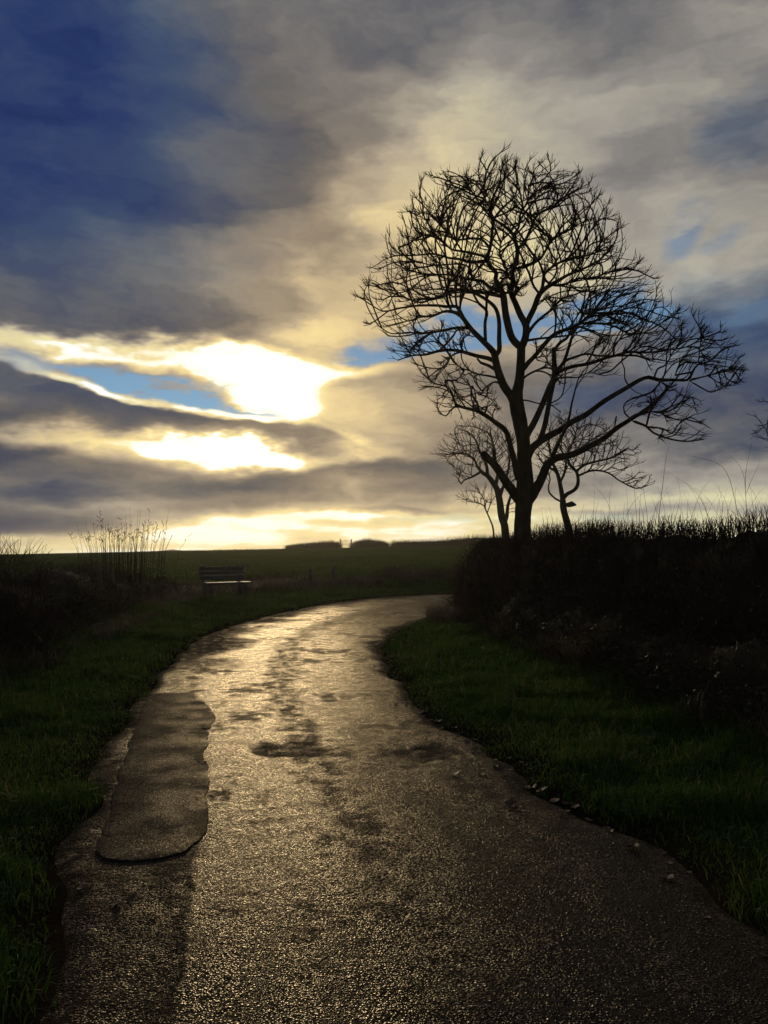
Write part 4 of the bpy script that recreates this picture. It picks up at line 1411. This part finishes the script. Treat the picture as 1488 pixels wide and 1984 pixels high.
def hedge(label, cat, path, half, hgt, n_twig, n_leaf, tr, leaf, group=None, name='hedge', core=0.72, up=0.5, long=0.5, twig_mat=None, leaf_mat=None, top_soft=0.15, fine=0.16, n_top=0):
    """a hedge thing: dense core, mass of twigs, mass of leaves; hgt(s) its height along the path 0..1"""
    c0 = path[len(path) // 2]
    zb = float(height(np.array([c0]))[0])
    root = empty(name, (c0[0], c0[1], zb))
    tag(root, label, cat, group)
    loc = np.array([c0[0], c0[1], zb])
    # core
    S = spline([(x, y, 0.0) for x, y in path], fine)[:, :2]
    sL = np.linspace(0, 1, len(S))
    e = np.gradient(S, axis=0)
    e /= np.linalg.norm(e, axis=1)[:, None] + 1e-9
    nr = np.column_stack([-e[:, 1], e[:, 0]])
    H = np.array([hgt(s) for s in sL])
    zg = height(S)
    K = 15
    V = []
    for k in range(K):
        a = math.pi * k / (K - 1)
        off = math.cos(a)
        q = abs(math.sin(a)) ** 0.6
        lump = 0.96 + 0.05 * fbm(S[:, 0] * 2.3 + k * 0.9, S[:, 1] * 2.3, 81, 3)
        rough = RNG.normal(0, 0.018 * min(2.0, fine / 0.16), len(S)) * (0.4 + q)
        V.append(np.column_stack([S + nr * (off * half * core * 0.84 * lump + rough)[:, None] + e * RNG.normal(0, 0.03, len(S))[:, None], zg - 0.05 + H * core * q * lump + rough]))
    V = np.stack(V, 1)
    ends = np.minimum(1, np.minimum(sL, 1 - sL) * len(S) * fine / (half * 1.2) + 0.15)
    V[:, :, 2] = zg[:, None] - 0.05 + (V[:, :, 2] - zg[:, None] + 0.05) * ends[:, None]
    V = V.reshape(-1, 3)
    ii = np.arange(len(S) * K).reshape(len(S), K)
    Q = np.stack([ii[:-1, :-1], ii[:-1, 1:], ii[1:, 1:], ii[1:, :-1]], -1).reshape(-1, 4)
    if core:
        obj('thicket_core', mesh_np('thicket_core', V - loc, Q), M_THICKET_SHADE, root)
    # twigs
    P, v, s, nrm = path_pts(path, n_twig, half)
    Hh = np.array([hgt(q) for q in s]) * np.sqrt(np.maximum(0.05, 1 - (np.abs(v) ** 2.6)))
    z0 = height(P)
    zt = z0 + Hh * RNG.random(n_twig) ** 0.75
    ln = long * RNG.uniform(0.5, 1.3, n_twig)
    d = RNG.normal(0, 0.55, (n_twig, 3))
    d[:, :2] += nrm * (v * 0.5)[:, None]
    d[:, 2] += up
    d /= np.linalg.norm(d, axis=1)[:, None]
    base = np.column_stack([P, np.maximum(z0, zt - ln * 0.6)])
    tip = base + d * ln[:, None]
    over = np.maximum(0, tip[:, 2] - (z0 + Hh) - top_soft * RNG.random(n_twig))
    tip[:, 2] -= over
    tip[:, 2] = np.maximum(tip[:, 2], z0 + 0.02)
    bend = RNG.normal(0, 0.06, (n_twig, 3)) * ln[:, None]
    if n_top:                    # close-set upright shoots that make the trimmed top
        Pt, vt, st_, _ = path_pts(path, n_top, half * 0.8)
        Ht = np.array([hgt(q) for q in st_]) * np.sqrt(np.maximum(0.05, 1 - (np.abs(vt) ** 2.6)))
        zt0 = height(Pt)
        bt = np.column_stack([Pt, zt0 + Ht * RNG.uniform(0.72, 0.92, n_top)])
        dt = RNG.normal(0, 0.05, (n_top, 3))
        dt[:, 2] = Ht * RNG.uniform(0.06, 0.24, n_top)
        tt = bt + dt
        tt[:, 2] = np.minimum(tt[:, 2], zt0 + Ht * (1.0 + 0.05 * RNG.random(n_top) ** 3))
        base, tip = np.vstack([base, bt]), np.vstack([tip, tt])
        bend = np.vstack([bend, RNG.normal(0, 0.012, (n_top, 3))])
        n_twig += n_top
    obj('twigs', twig_mesh('twigs', base - loc, tip - loc, bend, tr * RNG.uniform(0.6, 1.5, n_twig)), twig_mat or M_HEDGE, root)['kind'] = 'stuff'
    if n_leaf:
        P, v, s, nrm = path_pts(path, n_leaf, half * 1.02)
        Hh = np.array([hgt(q) for q in s]) * np.sqrt(np.maximum(0.03, 1 - (np.abs(v) ** 2.6)))
        z = height(P) + Hh * 0.82 * RNG.random(n_leaf) ** 0.7
        obj('leaves', leaf_mesh('leaves', np.column_stack([P, z]) - loc, leaf * RNG.uniform(0.5, 1.4, n_leaf)), leaf_mat or M_LEAF, root)['kind'] = 'stuff'
    return root, loc


M_THICKET_SHADE = mat_plain('thicket_shade', (0.022, 0.018, 0.011), (0.040, 0.032, 0.018), 14.0, 0.95, 1.0, 30.0, 0.1)  # shade among the twigs put into the core's dark colour
print('verge blades', build_verge())


def build_dead_grass(label, path, half, n, hmin, hmax, seed, w=0.006, tshift=0.0, clump=1.3):
    P, v, s, nrm = path_pts(path, n, half)
    cl = fbm(P[:, 0] * clump, P[:, 1] * clump, seed, 3)
    sd = road_sd(P)
    ok = (RNG.random(n) < smooth01(cl, 0.38, 0.62)) & (sd > 0.12)
    P, cl, sd = P[ok], cl[ok], sd[ok]
    n = len(P)
    h = RNG.uniform(hmin, hmax, n) * (0.5 + 0.8 * smooth01(cl, 0.4, 0.75))
    t = np.clip(RNG.normal(0.45 + tshift, 0.25, n), 0, 1)
    o = blades('dead_grass', P, height(P, sd), h, w * RNG.uniform(0.6, 1.4, n), RNG.uniform(0.3, 1.0, n), t, M_DEAD, 0.6)
    return tag(o, label, 'grass', None, 'stuff')


# ---- right hedge along the inner verge, turning with the bend
HR = [(5.4, 0.5), (4.9, 3.0), (4.35, 5.0), (3.85, 7.5), (3.55, 10.0), (3.2, 12.5), (2.8, 15.0), (2.4, 17.4), (2.65, 19.2), (3.8, 20.5), (5.6, 21.9), (8.5, 22.9), (14.0, 23.6), (30.0, 23.4)]
hr_root, hr_loc = hedge('tall dark tangled hedge bordering the right verge of the lane', 'hedge', HR, 0.78,
                        lambda s: float(np.interp(s, [0.0, 0.15, 0.26, 0.36, 0.45], [1.50, 1.58, 1.67, 1.76, 1.74])) + 0.03 * math.sin(s * 57) + 0.03 * math.sin(s * 131 + 1), 46000, 42000, 0.0045, 0.026, None, 'hedge', 0.90, 0.9, 0.5, None, None, 0.03, 0.16, 26000)


def shoot(root, loc, pts, D, r0, mat, name='shoot', sub=None):
    rows = []
    for i, (x, y) in enumerate(pts):
        p = at(x, y, D)
        rows.append((p.x, p.y, p.z, r0 * (1 - 0.75 * i / max(1, len(pts) - 1))))
    S = spline(rows, 0.06)
    return obj(name, tube_mesh(name, [(S[:, :3] - loc, S[:, 3])]), mat, root)


SHOOTS = [
    ([(1237, 1040), (1234, 1010), (1228, 940), (1219, 886)], 10.5), ([(1272, 1040), (1276, 1005), (1285, 930), (1290, 890), (1299, 852)], 9.6),
    ([(1256, 1040), (1254, 1000), (1246, 945), (1235, 893)], 10.2), ([(1176, 1040), (1180, 1000), (1181, 960), (1186, 936)], 11.5),
    ([(1448, 1040), (1447, 1000), (1444, 940), (1447, 900), (1457, 856)], 8.2), ([(1434, 1040), (1428, 990), (1412, 925), (1390, 898), (1342, 884)], 8.4),
    ([(1445, 960), (1441, 922), (1428, 896), (1405, 876)], 8.2), ([(1446, 955), (1456, 930), (1468, 905), (1472, 886)], 8.2),
    ([(1380, 1030), (1360, 970), (1340, 945), (1300, 918)], 8.9), ([(1148, 1040), (1150, 1000), (1152, 945)], 11.8), ([(1200, 1035), (1220, 985), (1240, 960), (1262, 948)], 10.6),
    ([(1300, 1035), (1312, 990), (1318, 960), (1312, 920)], 9.4), ([(1330, 1035), (1345, 985), (1360, 950), (1375, 930)], 9.1), ([(1475, 1035), (1480, 990), (1490, 950)], 8.0),
    ([(1395, 1030), (1400, 980), (1392, 940)], 8.7), ([(1460, 1035), (1440, 985), (1425, 965)], 8.1), ([(1110, 1040), (1125, 1000), (1132, 975)], 12.2), ([(1290, 1030), (1270, 985), (1262, 960)], 9.5),
]
for k in range(80):
    x = 1050 + 440 * (k + RNG.random()) / 80
    D = 744 and 13.2 - (x - 1050) / 440 * 5.3
    hh = RNG.uniform(14, 62) * (0.75 + 0.6 * (x > 1200))
    ln = RNG.normal(0, 0.35) * hh
    SHOOTS.append(([(x, 1036), (x + ln * 0.15, 1016), (x + ln * 0.5, 1016 - hh * 0.6), (x + ln, 1016 - hh)], D))
for pts, D in SHOOTS:
    shoot(hr_root, hr_loc, pts, D, (0.0048 if len(pts) > 4 else 0.0034) * D / 9.5 * (1.0 if pts[0][1] > 1036 else 0.8), M_HEDGE)

# ---- rank growth sloping down from the hedge to the mown verge
hedge('sloping dark tangle of brambles at the foot of the right hedge', 'brambles', [(4.3, 2.6), (3.75, 4.6), (3.2, 7.0), (2.8, 9.5), (2.5, 12.0), (2.2, 14.2)], 0.62,
      lambda s: 0.62 + 0.10 * math.sin(s * 23) + 0.08 * math.sin(s * 57 + 1), 7000, 12000, 0.003, 0.026, None, 'bramble_bank', 0.75, 0.5, 0.4)

# ---- left bank: brambles and rank growth along the outer verge
HLp = [(-4.2, 1.0), (-4.9, 4.0), (-5.5, 7.0), (-5.9, 10.0), (-6.2, 13.0), (-6.5, 16.0), (-6.9, 19.5), (-7.0, 23.0)]
hedge('low dark bramble bank along the left verge', 'brambles', HLp, 1.0, lambda s: 1.02 + 0.14 * math.sin(s * 17 + 2) + 0.10 * math.sin(s * 43), 13000, 15000, 0.0036, 0.028, None, 'bramble_bank', 0.8, 0.6, 0.45)
hedge('small thorny bush at the left edge of the picture', 'bush', [(-5.6, 9.4), (-5.1, 10.2), (-4.95, 10.9)], 0.5, lambda s: 1.55, 1500, 500, 0.0040, 0.02, None, 'thorn_bush', 0.6, 0.9, 0.5, None, None, 0.25)

# tall dry stems standing on the bank
cl = at(235, 1075, 15.0)
zc_ = float(height(np.array([[cl.x, cl.y]]))[0])
clump = empty('weed_clump', (cl.x, cl.y, zc_))
tag(clump, 'clump of tall upright dry stems standing on the left bank', 'weeds')
cloc = np.array([cl.x, cl.y, zc_])
stem_px = [(148, 1010), (165, 1002), (192, 978), (172, 1030), (183, 1022), (205, 1015), (222, 1020), (236, 1003), (243, 996), (252, 980), (256, 1000), (268, 985), (273, 983), (283, 1003), (290, 990),
           (297, 1008), (304, 1010), (318, 1012), (327, 985), (323, 1020), (198, 1005), (212, 1030), (228, 1028), (262, 1015), (278, 1018), (246, 1030), (135, 1035), (156, 1028), (310, 1030), (333, 1035)]
for k in range(80):
    stem_px.append((RNG.normal(240, 46), RNG.uniform(1010, 1052)))
for (x, y) in stem_px:
    D = 15.0 + RNG.uniform(-0.9, 0.9)
    bx = 235 + (x - 235) * 0.82 + RNG.normal(0, 4)
    pts = [(bx, 1130), (bx + (x - bx) * 0.3, 1070), (bx + (x - bx) * 0.65, (1070 + y) / 2), (x, y)]
    r0 = 0.0048
    st = shoot(clump, cloc, pts, D, r0, M_STEM, 'stem')
    if RNG.random() < 0.55:      # withered seed head or node tufts
        tips = []
        for q in range(RNG.integers(2, 6)):
            f = RNG.random() * 0.55
            p = at(x + (bx - x) * f * 0.4, y + (1060 - y) * f, D)
            d = RNG.normal(0, 1, 3)
            d[2] = abs(d[2]) + 0.5
            d = d / np.linalg.norm(d) * RNG.uniform(0.03, 0.10)
            tips.append((np.array([[p.x, p.y, p.z], [p.x + d[0] * .6, p.y + d[1] * .6, p.z + d[2] * .5], [p.x + d[0], p.y + d[1], p.z + d[2]]]) - cloc, np.array([0.004, 0.005, 0.007])))
        obj('seed_head', tube_mesh('seed_head', tips), M_STEM, clump)['kind'] = 'stuff'

# ---- rough strip between the lane's outer verge and the field
FS = [(-7.2, 22.0), (-6.4, 25.6), (-4.4, 28.6), (-1.6, 31.0), (2.0, 32.6), (7.0, 33.2), (16.0, 33.0)]
hedge('rough strip of dead scrub between the bend and the green field', 'scrub', FS, 0.8, lambda s: 0.55 + 0.12 * math.sin(s * 31) + 0.95 * float(smooth01(np.array(s), 0.50, 0.66)), 11000, 5000, 0.0065, 0.03, None, 'scrub', 0.75, 0.9, 0.4, M_STEM)
for D_, lab, path, half, n, h0, h1, w, ts in (
        (0, 'pale dead grass in tufts along the foot of the right hedge', [(p[0] - 0.95, p[1]) for p in HR[1:9]], 0.5, 26000, 0.16, 0.55, 0.006, -0.05),
        (0, 'dead grass and stalks along the foot of the left bank', [(p[0] + 1.1, p[1]) for p in HLp[1:]], 0.55, 17000, 0.14, 0.5, 0.007, -0.1),
        (0, 'brown dead grass below the far scrub at the bend', [(p[0] * 0.93 + 0.1, p[1] - 0.9) for p in FS], 0.8, 20000, 0.25, 0.8, 0.014, 0.0)):
    build_dead_grass(lab, path, half, n, h0, h1, 91 + int(n / 1000), w, ts)

# ---- drilled rows of young wheat
rows_P = []
dvec = np.array([-54 / 1490.0, 1.0])
for k in range(-65, 78):
    x0 = k * 0.5
    y = np.arange(35.5, 116, 0.085)
    y = y + RNG.uniform(-0.08, 0.08, len(y))
    P = np.column_stack([x0 + dvec[0] * (y - 30) + RNG.normal(0, 0.115, len(y)), y])
    rows_P.append(P[(np.abs(P[:, 0]) < P[:, 1] * 0.56) & (RNG.random(len(P)) < (0.9 - 0.8 * smooth01(P[:, 1], 45, 80)) * (0.35 + 0.65 * smooth01(fbm(P[:, 0] * 0.35, P[:, 1] * 0.12, 93, 3), 0.35, 0.6)))])
P = np.vstack(rows_P)
n = len(P)
tag(blades('wheat_rows', P, land(P[:, 0], P[:, 1]) + 0.15, RNG.uniform(0.04, 0.085, n), 0.05 + 0.0006 * P[:, 1], RNG.uniform(0.2, 0.8, n), RNG.random(n), M_CROP),
    'rows of young green wheat on the gently rising field', 'crop', None, 'stuff')

# ---- hedges on the skyline of the field
for lab, x0, x1, yb, tops, D in (
        ('low hedge on the field skyline rising towards the gate', 556, 658, 1062, (1, 4, 7, 9, 11, 13, 15, 15, 11), 118.0),
        ('short rounded hedge on the skyline just right of the gate', 683, 750, 1060, (8, 13, 16, 17, 15, 12, 6), 118.0),
        ('long low hedge on the skyline running towards the trees', 757, 1030, 1056, (9, 10, 11, 11, 13, 17, 19, 20, 21, 22, 22), 110.0)):
    path, hs = [], []
    for i, tp in enumerate(tops):
        x = x0 + (x1 - x0) * i / (len(tops) - 1)
        p = at(x, yb, D)
        path.append((p.x, p.y + math.sin(i * 1.3) * 0.4))
        hs.append(p.z + max(1.0, tp + RNG.normal(0, 0.8)) * D / FPX - float(height(np.array([[p.x, p.y]]))[0]))
    hedge(lab, 'hedge', path, 0.8, lambda s, hs=hs: float(np.interp(s, np.linspace(0, 1, len(hs)), hs)), 5200, 3000, 0.012, 0.05, 'hedges on the field skyline', 'field_hedge', 0.72, 0.9, 0.9, None, None, 0.45, 0.5)

# ------------------------------------------------------------------ gate on the skyline
def gate():
    D = 118.0
    a, b = at(659, 1062, D), at(681, 1061, D)
    z = float(height(np.array([[(a.x + b.x) / 2, D]]))[0])
    root = empty('field_gate', ((a.x + b.x) / 2, D, z))
    tag(root, 'small barred metal field gate in a gap of the skyline hedge', 'gate')
    w = b.x - a.x
    for i in range(5):
        bm_obj('bar', box_bm(w - 0.1, 0.05, 0.05, (0, 0, 0.28 + i * 0.22), 0.008), M_METAL, root)
    for s in (-1, 1):
        bm_obj('gate_post', box_bm(0.14, 0.14, 1.5, (s * w / 2, 0, 0.6), 0.02), M_POST, root)
        bm_obj('upright', box_bm(0.05, 0.06, 1.0, (s * (w / 2 - 0.12), 0.0, 0.7), 0.008), M_METAL, root)
    bm_obj('upright', box_bm(0.05, 0.06, 1.0, (0, 0.0, 0.7), 0.008), M_METAL, root)


gate()


# ------------------------------------------------------------------ bench on the outer verge
def bench():
    p = at(437, 1165, 23.6)
    z = float(height(np.array([[p.x, p.y]]))[0])
    root = empty('bench', (p.x, p.y, z), rad(38))       # its front looks to the lane
    tag(root, 'weathered grey wooden bench facing the lane from the left verge', 'bench')
    W = 1.5
    seat = empty('seat')
    seat.parent = root
    for i in range(3):
        bm_obj('slat', box_bm(W, 0.135, 0.04, (0, -0.22 + i * 0.15, 0.50), 0.006), M_WOOD, seat)
    back = empty('backrest')
    back.parent = root
    for i in range(3):
        o = bm_obj('slat', box_bm(W, 0.035, 0.125, (0, 0.235 + 0.03 * i, 0.66 + i * 0.133), 0.006), M_WOOD, back)
    for s in (-1, 1):
        x = s * (W / 2 - 0.16)
        bm_obj('leg', box_bm(0.09, 0.08, 0.56, (x, -0.20, 0.20), 0.008), M_WOOD, root)
        bm = box_bm(0.09, 0.07, 1.12, (0, 0, 0.48), 0.008)
        bmesh.ops.rotate(bm, cent=(0, 0, 0.4), matrix=__import__('mathutils').Matrix.Rotation(rad(-12), 3, 'X'), verts=bm.verts)
        bmesh.ops.translate(bm, vec=(x, 0.245, 0), verts=bm.verts)
        bm_obj('leg', bm, M_WOOD, root)
        bm_obj('rail', box_bm(0.07, 0.44, 0.07, (x, 0.0, 0.435), 0.006), M_WOOD, root)


bench()


# ------------------------------------------------------------------ old fence posts in the scrub
for px, top, D, lab in ((598, 1105, 29.6, 'short weathered post in the dead grass, nearer the bench'), (646, 1097, 30.2, 'taller weathered post in the dead grass, farther from the bench')):
    p = at(px, top, D)
    z = float(height(np.array([[p.x, p.y]]))[0])
    h = p.z - z
    bm = bmesh.new()
    bmesh.ops.create_cone(bm, cap_ends=True, segments=9, radius1=0.105, radius2=0.09, depth=h + 0.3)
    bmesh.ops.translate(bm, vec=(0, 0, (h - 0.3) / 2), verts=bm.verts)
    for v in bm.verts:
        if v.co.z > h * 0.8:
            v.co.z += 0.05 * math.sin(v.co.x * 30) + 0.02
        v.co.x += 0.03 * v.co.z
    o = bm_obj('fence_post', bm, M_POST)
    o.location = (p.x, p.y, z)
    tag(o, lab, 'post', 'old posts by the field')

# ------------------------------------------------------------------ fallen leaves and twigs on the tarmac
LEAF_ME = []
for k in range(5):
    rl = np.random.default_rng(50 + k)
    n = 11
    ring = []
    for i in range(n):
        a = 2 * math.pi * i / n
        r = 0.05 * (1.0 + 0.20 * math.cos(5 * a + 0.4 * k) + rl.normal(0, 0.10))
        x, y = r * math.cos(a) * 1.15, r * math.sin(a)
        ring.append((x, y, 0.004 + 3.5 * (x * x) * (0.4 + k * 0.15) + abs(rl.normal(0, 0.006)) + 2.5 * y * y))
    V = np.array([(0, 0, 0.004)] + ring + [(-0.09, 0.004, 0.012)])
    T = [(0, 1 + i, 1 + (i + 1) % n) for i in range(n)] + [(0, 1 + n // 2, n + 1)]
    me = mesh_np('fallen_leaf', V, np.array(T))
    me.materials.append(M_FALLEN)
    LEAF_ME.append(me)
spots = [(880, 1503, 1.5), (938, 1504, .8), (925, 1512, .6), (990, 1562, 1.4), (1002, 1568, .9), (905, 1440, 1.2), (848, 1397, 1.2), (835, 1393, .8), (797, 1345, .8), (735, 1262, 1.4), (728, 1250, 1.1), (745, 1275, 1.3),
         (760, 1290, 1.0), (772, 1305, .9), (700, 1244, .8), (690, 1216, .8), (780, 1205, .9), (760, 1200, .7), (722, 1347, .6), (1032, 1527, 1.2), (1050, 1532, 1.4), (1075, 1550, 1.3), (1100, 1558, 1.2),
         (1020, 1522, 1.0), (970, 1492, 1.2), (985, 1490, .9), (960, 1488, 1.1), (1225, 1645, 1.5), (1280, 1650, 1.2), (560, 1378, .7), (585, 1374, .6), (578, 1352, .5), (255, 1745, 1.0), (230, 1755, .9), (160, 1720, 1.0),
         (815, 1376, .9), (790, 1333, 1.0), (780, 1320, .9), (1140, 1585, 1.0), (1180, 1610, 1.1), (885, 1425, .9), (925, 1455, 1.0), (640, 1300, .6), (600, 1320, .5)]
LEAF_LABEL = {
    (880, 1503): 'largest curled leaf on open tarmac just below the right pothole', (938, 1504): 'small leaf on open tarmac right of the largest one',
    (925, 1512): 'tiny leaf just below the small one right of the largest leaf', (990, 1562): 'larger of two leaves lying side by side right of the small dip',
    (1002, 1568): 'smaller of two leaves lying side by side right of the small dip', (905, 1440): 'curled leaf at the right rim of the right pothole',
    (722, 1347): 'single small leaf far up the open tarmac right of the lane centre', (560, 1378): 'tiny leaf beside the twig above the left pothole, left one',
    (585, 1374): 'tiny leaf beside the twig above the left pothole, right one', (578, 1352): 'tiny leaf on the bright tarmac above the twig',
    (255, 1745): 'right one of two leaves on the dark tarmac below the patch', (230, 1755): 'left one of two leaves on the dark tarmac below the patch',
    (160, 1720): 'lone leaf at the left edge of the lane below the patch', (640, 1300): 'tiny leaf in the bright middle of the lane, the farther of two',
    (600, 1320): 'tiny leaf in the bright middle of the lane, the nearer of two', (700, 1244): 'small leaf on the tarmac left of the muddy right edge before the bend',
    (690, 1216): 'small leaf on the tarmac near the start of the bend', (780, 1205): 'dark leaf on the tarmac inside the bend, right one of two', (760, 1200): 'dark leaf on the tarmac inside the bend, left one of two'}
for k in range(130):
    i = int(RNG.integers(0, len(RR)))
    if not (2.2 < RR[i][1] < 21):
        continue
    q = RR[i] - dirn[i] * abs(RNG.normal(0.0, 0.22)) + dirn[i] * 0.08
    spots.append((q[0], q[1], RNG.uniform(0.5, 1.15), 1))
for sp in spots:
    if len(sp) == 4:
        x, y = sp[0], sp[1]
    else:
        p = on_ground(sp[0], sp[1], 0.01)
        x, y = p.x, p.y
    i = int(np.argmin((rx - x) ** 2 + (ry - y) ** 2))
    z = max(float(rz[i]), float(height(np.array([[x, y]]))[0])) + 0.003
    o = obj('fallen_leaf', LEAF_ME[int(RNG.integers(0, 5))])
    o.location = (x, y, z)
    s = sp[2] * 0.48
    o.scale = (s, s, s * RNG.uniform(0.7, 1.6))
    o.rotation_euler = (RNG.normal(0, 0.15), RNG.normal(0, 0.15), RNG.uniform(0, 6.28))
    tag(o, LEAF_LABEL.get(tuple(sp[:2]), 'small curled brown leaf among the litter strewn along the muddy right edge of the lane'), 'leaf', 'fallen leaves on the lane')
for px, py, L_, a, lab in ((1090, 1582, 0.20, 1.2, 'thin pale twig on the tarmac beside the right verge'), (560, 1377, 0.16, 0.1, 'short twig lying across the bright middle of the lane')):
    p = on_ground(px, py, 0.02)
    c = np.array([(-L_ / 2, 0, 0.006), (-L_ / 6, 0.012, 0.010), (L_ / 6, -0.008, 0.008), (L_ / 2, 0.01, 0.012)])
    tw = obj('fallen_twig', tube_mesh('fallen_twig', [(spline(c, 0.02), np.linspace(0.004, 0.002, len(spline(c, 0.02)))), (np.array([(0, 0, 0.008), (0.03, 0.03, 0.02), (0.05, 0.05, 0.022)]), np.array([0.003, 0.0025, 0.0015]))]), M_STEM)
    i = int(np.argmin((rx - p.x) ** 2 + (ry - p.y) ** 2))
    tw.location = (p.x, p.y, float(rz[i]))
    tw.rotation_euler = (0, 0, a)
    tag(tw, lab, 'twig', 'fallen twigs on the lane')

# ------------------------------------------------------------------ thin scattering volume added to imitate lens glare over the dark ground
HZ = (-960.0, 960.0, -260.0, 1100.0, -17.0, 13.5)
bm = bmesh.new()
bmesh.ops.create_cube(bm, size=1.0)
bmesh.ops.scale(bm, vec=(HZ[1] - HZ[0], HZ[3] - HZ[2], HZ[5] - HZ[4]), verts=bm.verts)
bmesh.ops.translate(bm, vec=((HZ[0] + HZ[1]) / 2, (HZ[2] + HZ[3]) / 2, (HZ[4] + HZ[5]) / 2), verts=bm.verts)
m, g = new_mat('haze')
pv = g.n('ShaderNodeVolumePrincipled')
pv.inputs['Color'].default_value = (0.92, 0.86, 0.74, 1)
pv.inputs['Density'].default_value = 0.0004
pv.inputs['Anisotropy'].default_value = 0.75
o = g.n('ShaderNodeOutputMaterial')
g.t.links.new(pv.outputs[0], o.inputs[1])
tag(bm_obj('haze', bm, m), 'thin haze added over the lane and field to imitate lens glare', 'haze', None, 'stuff')
scene.cycles.volume_bounces = 0
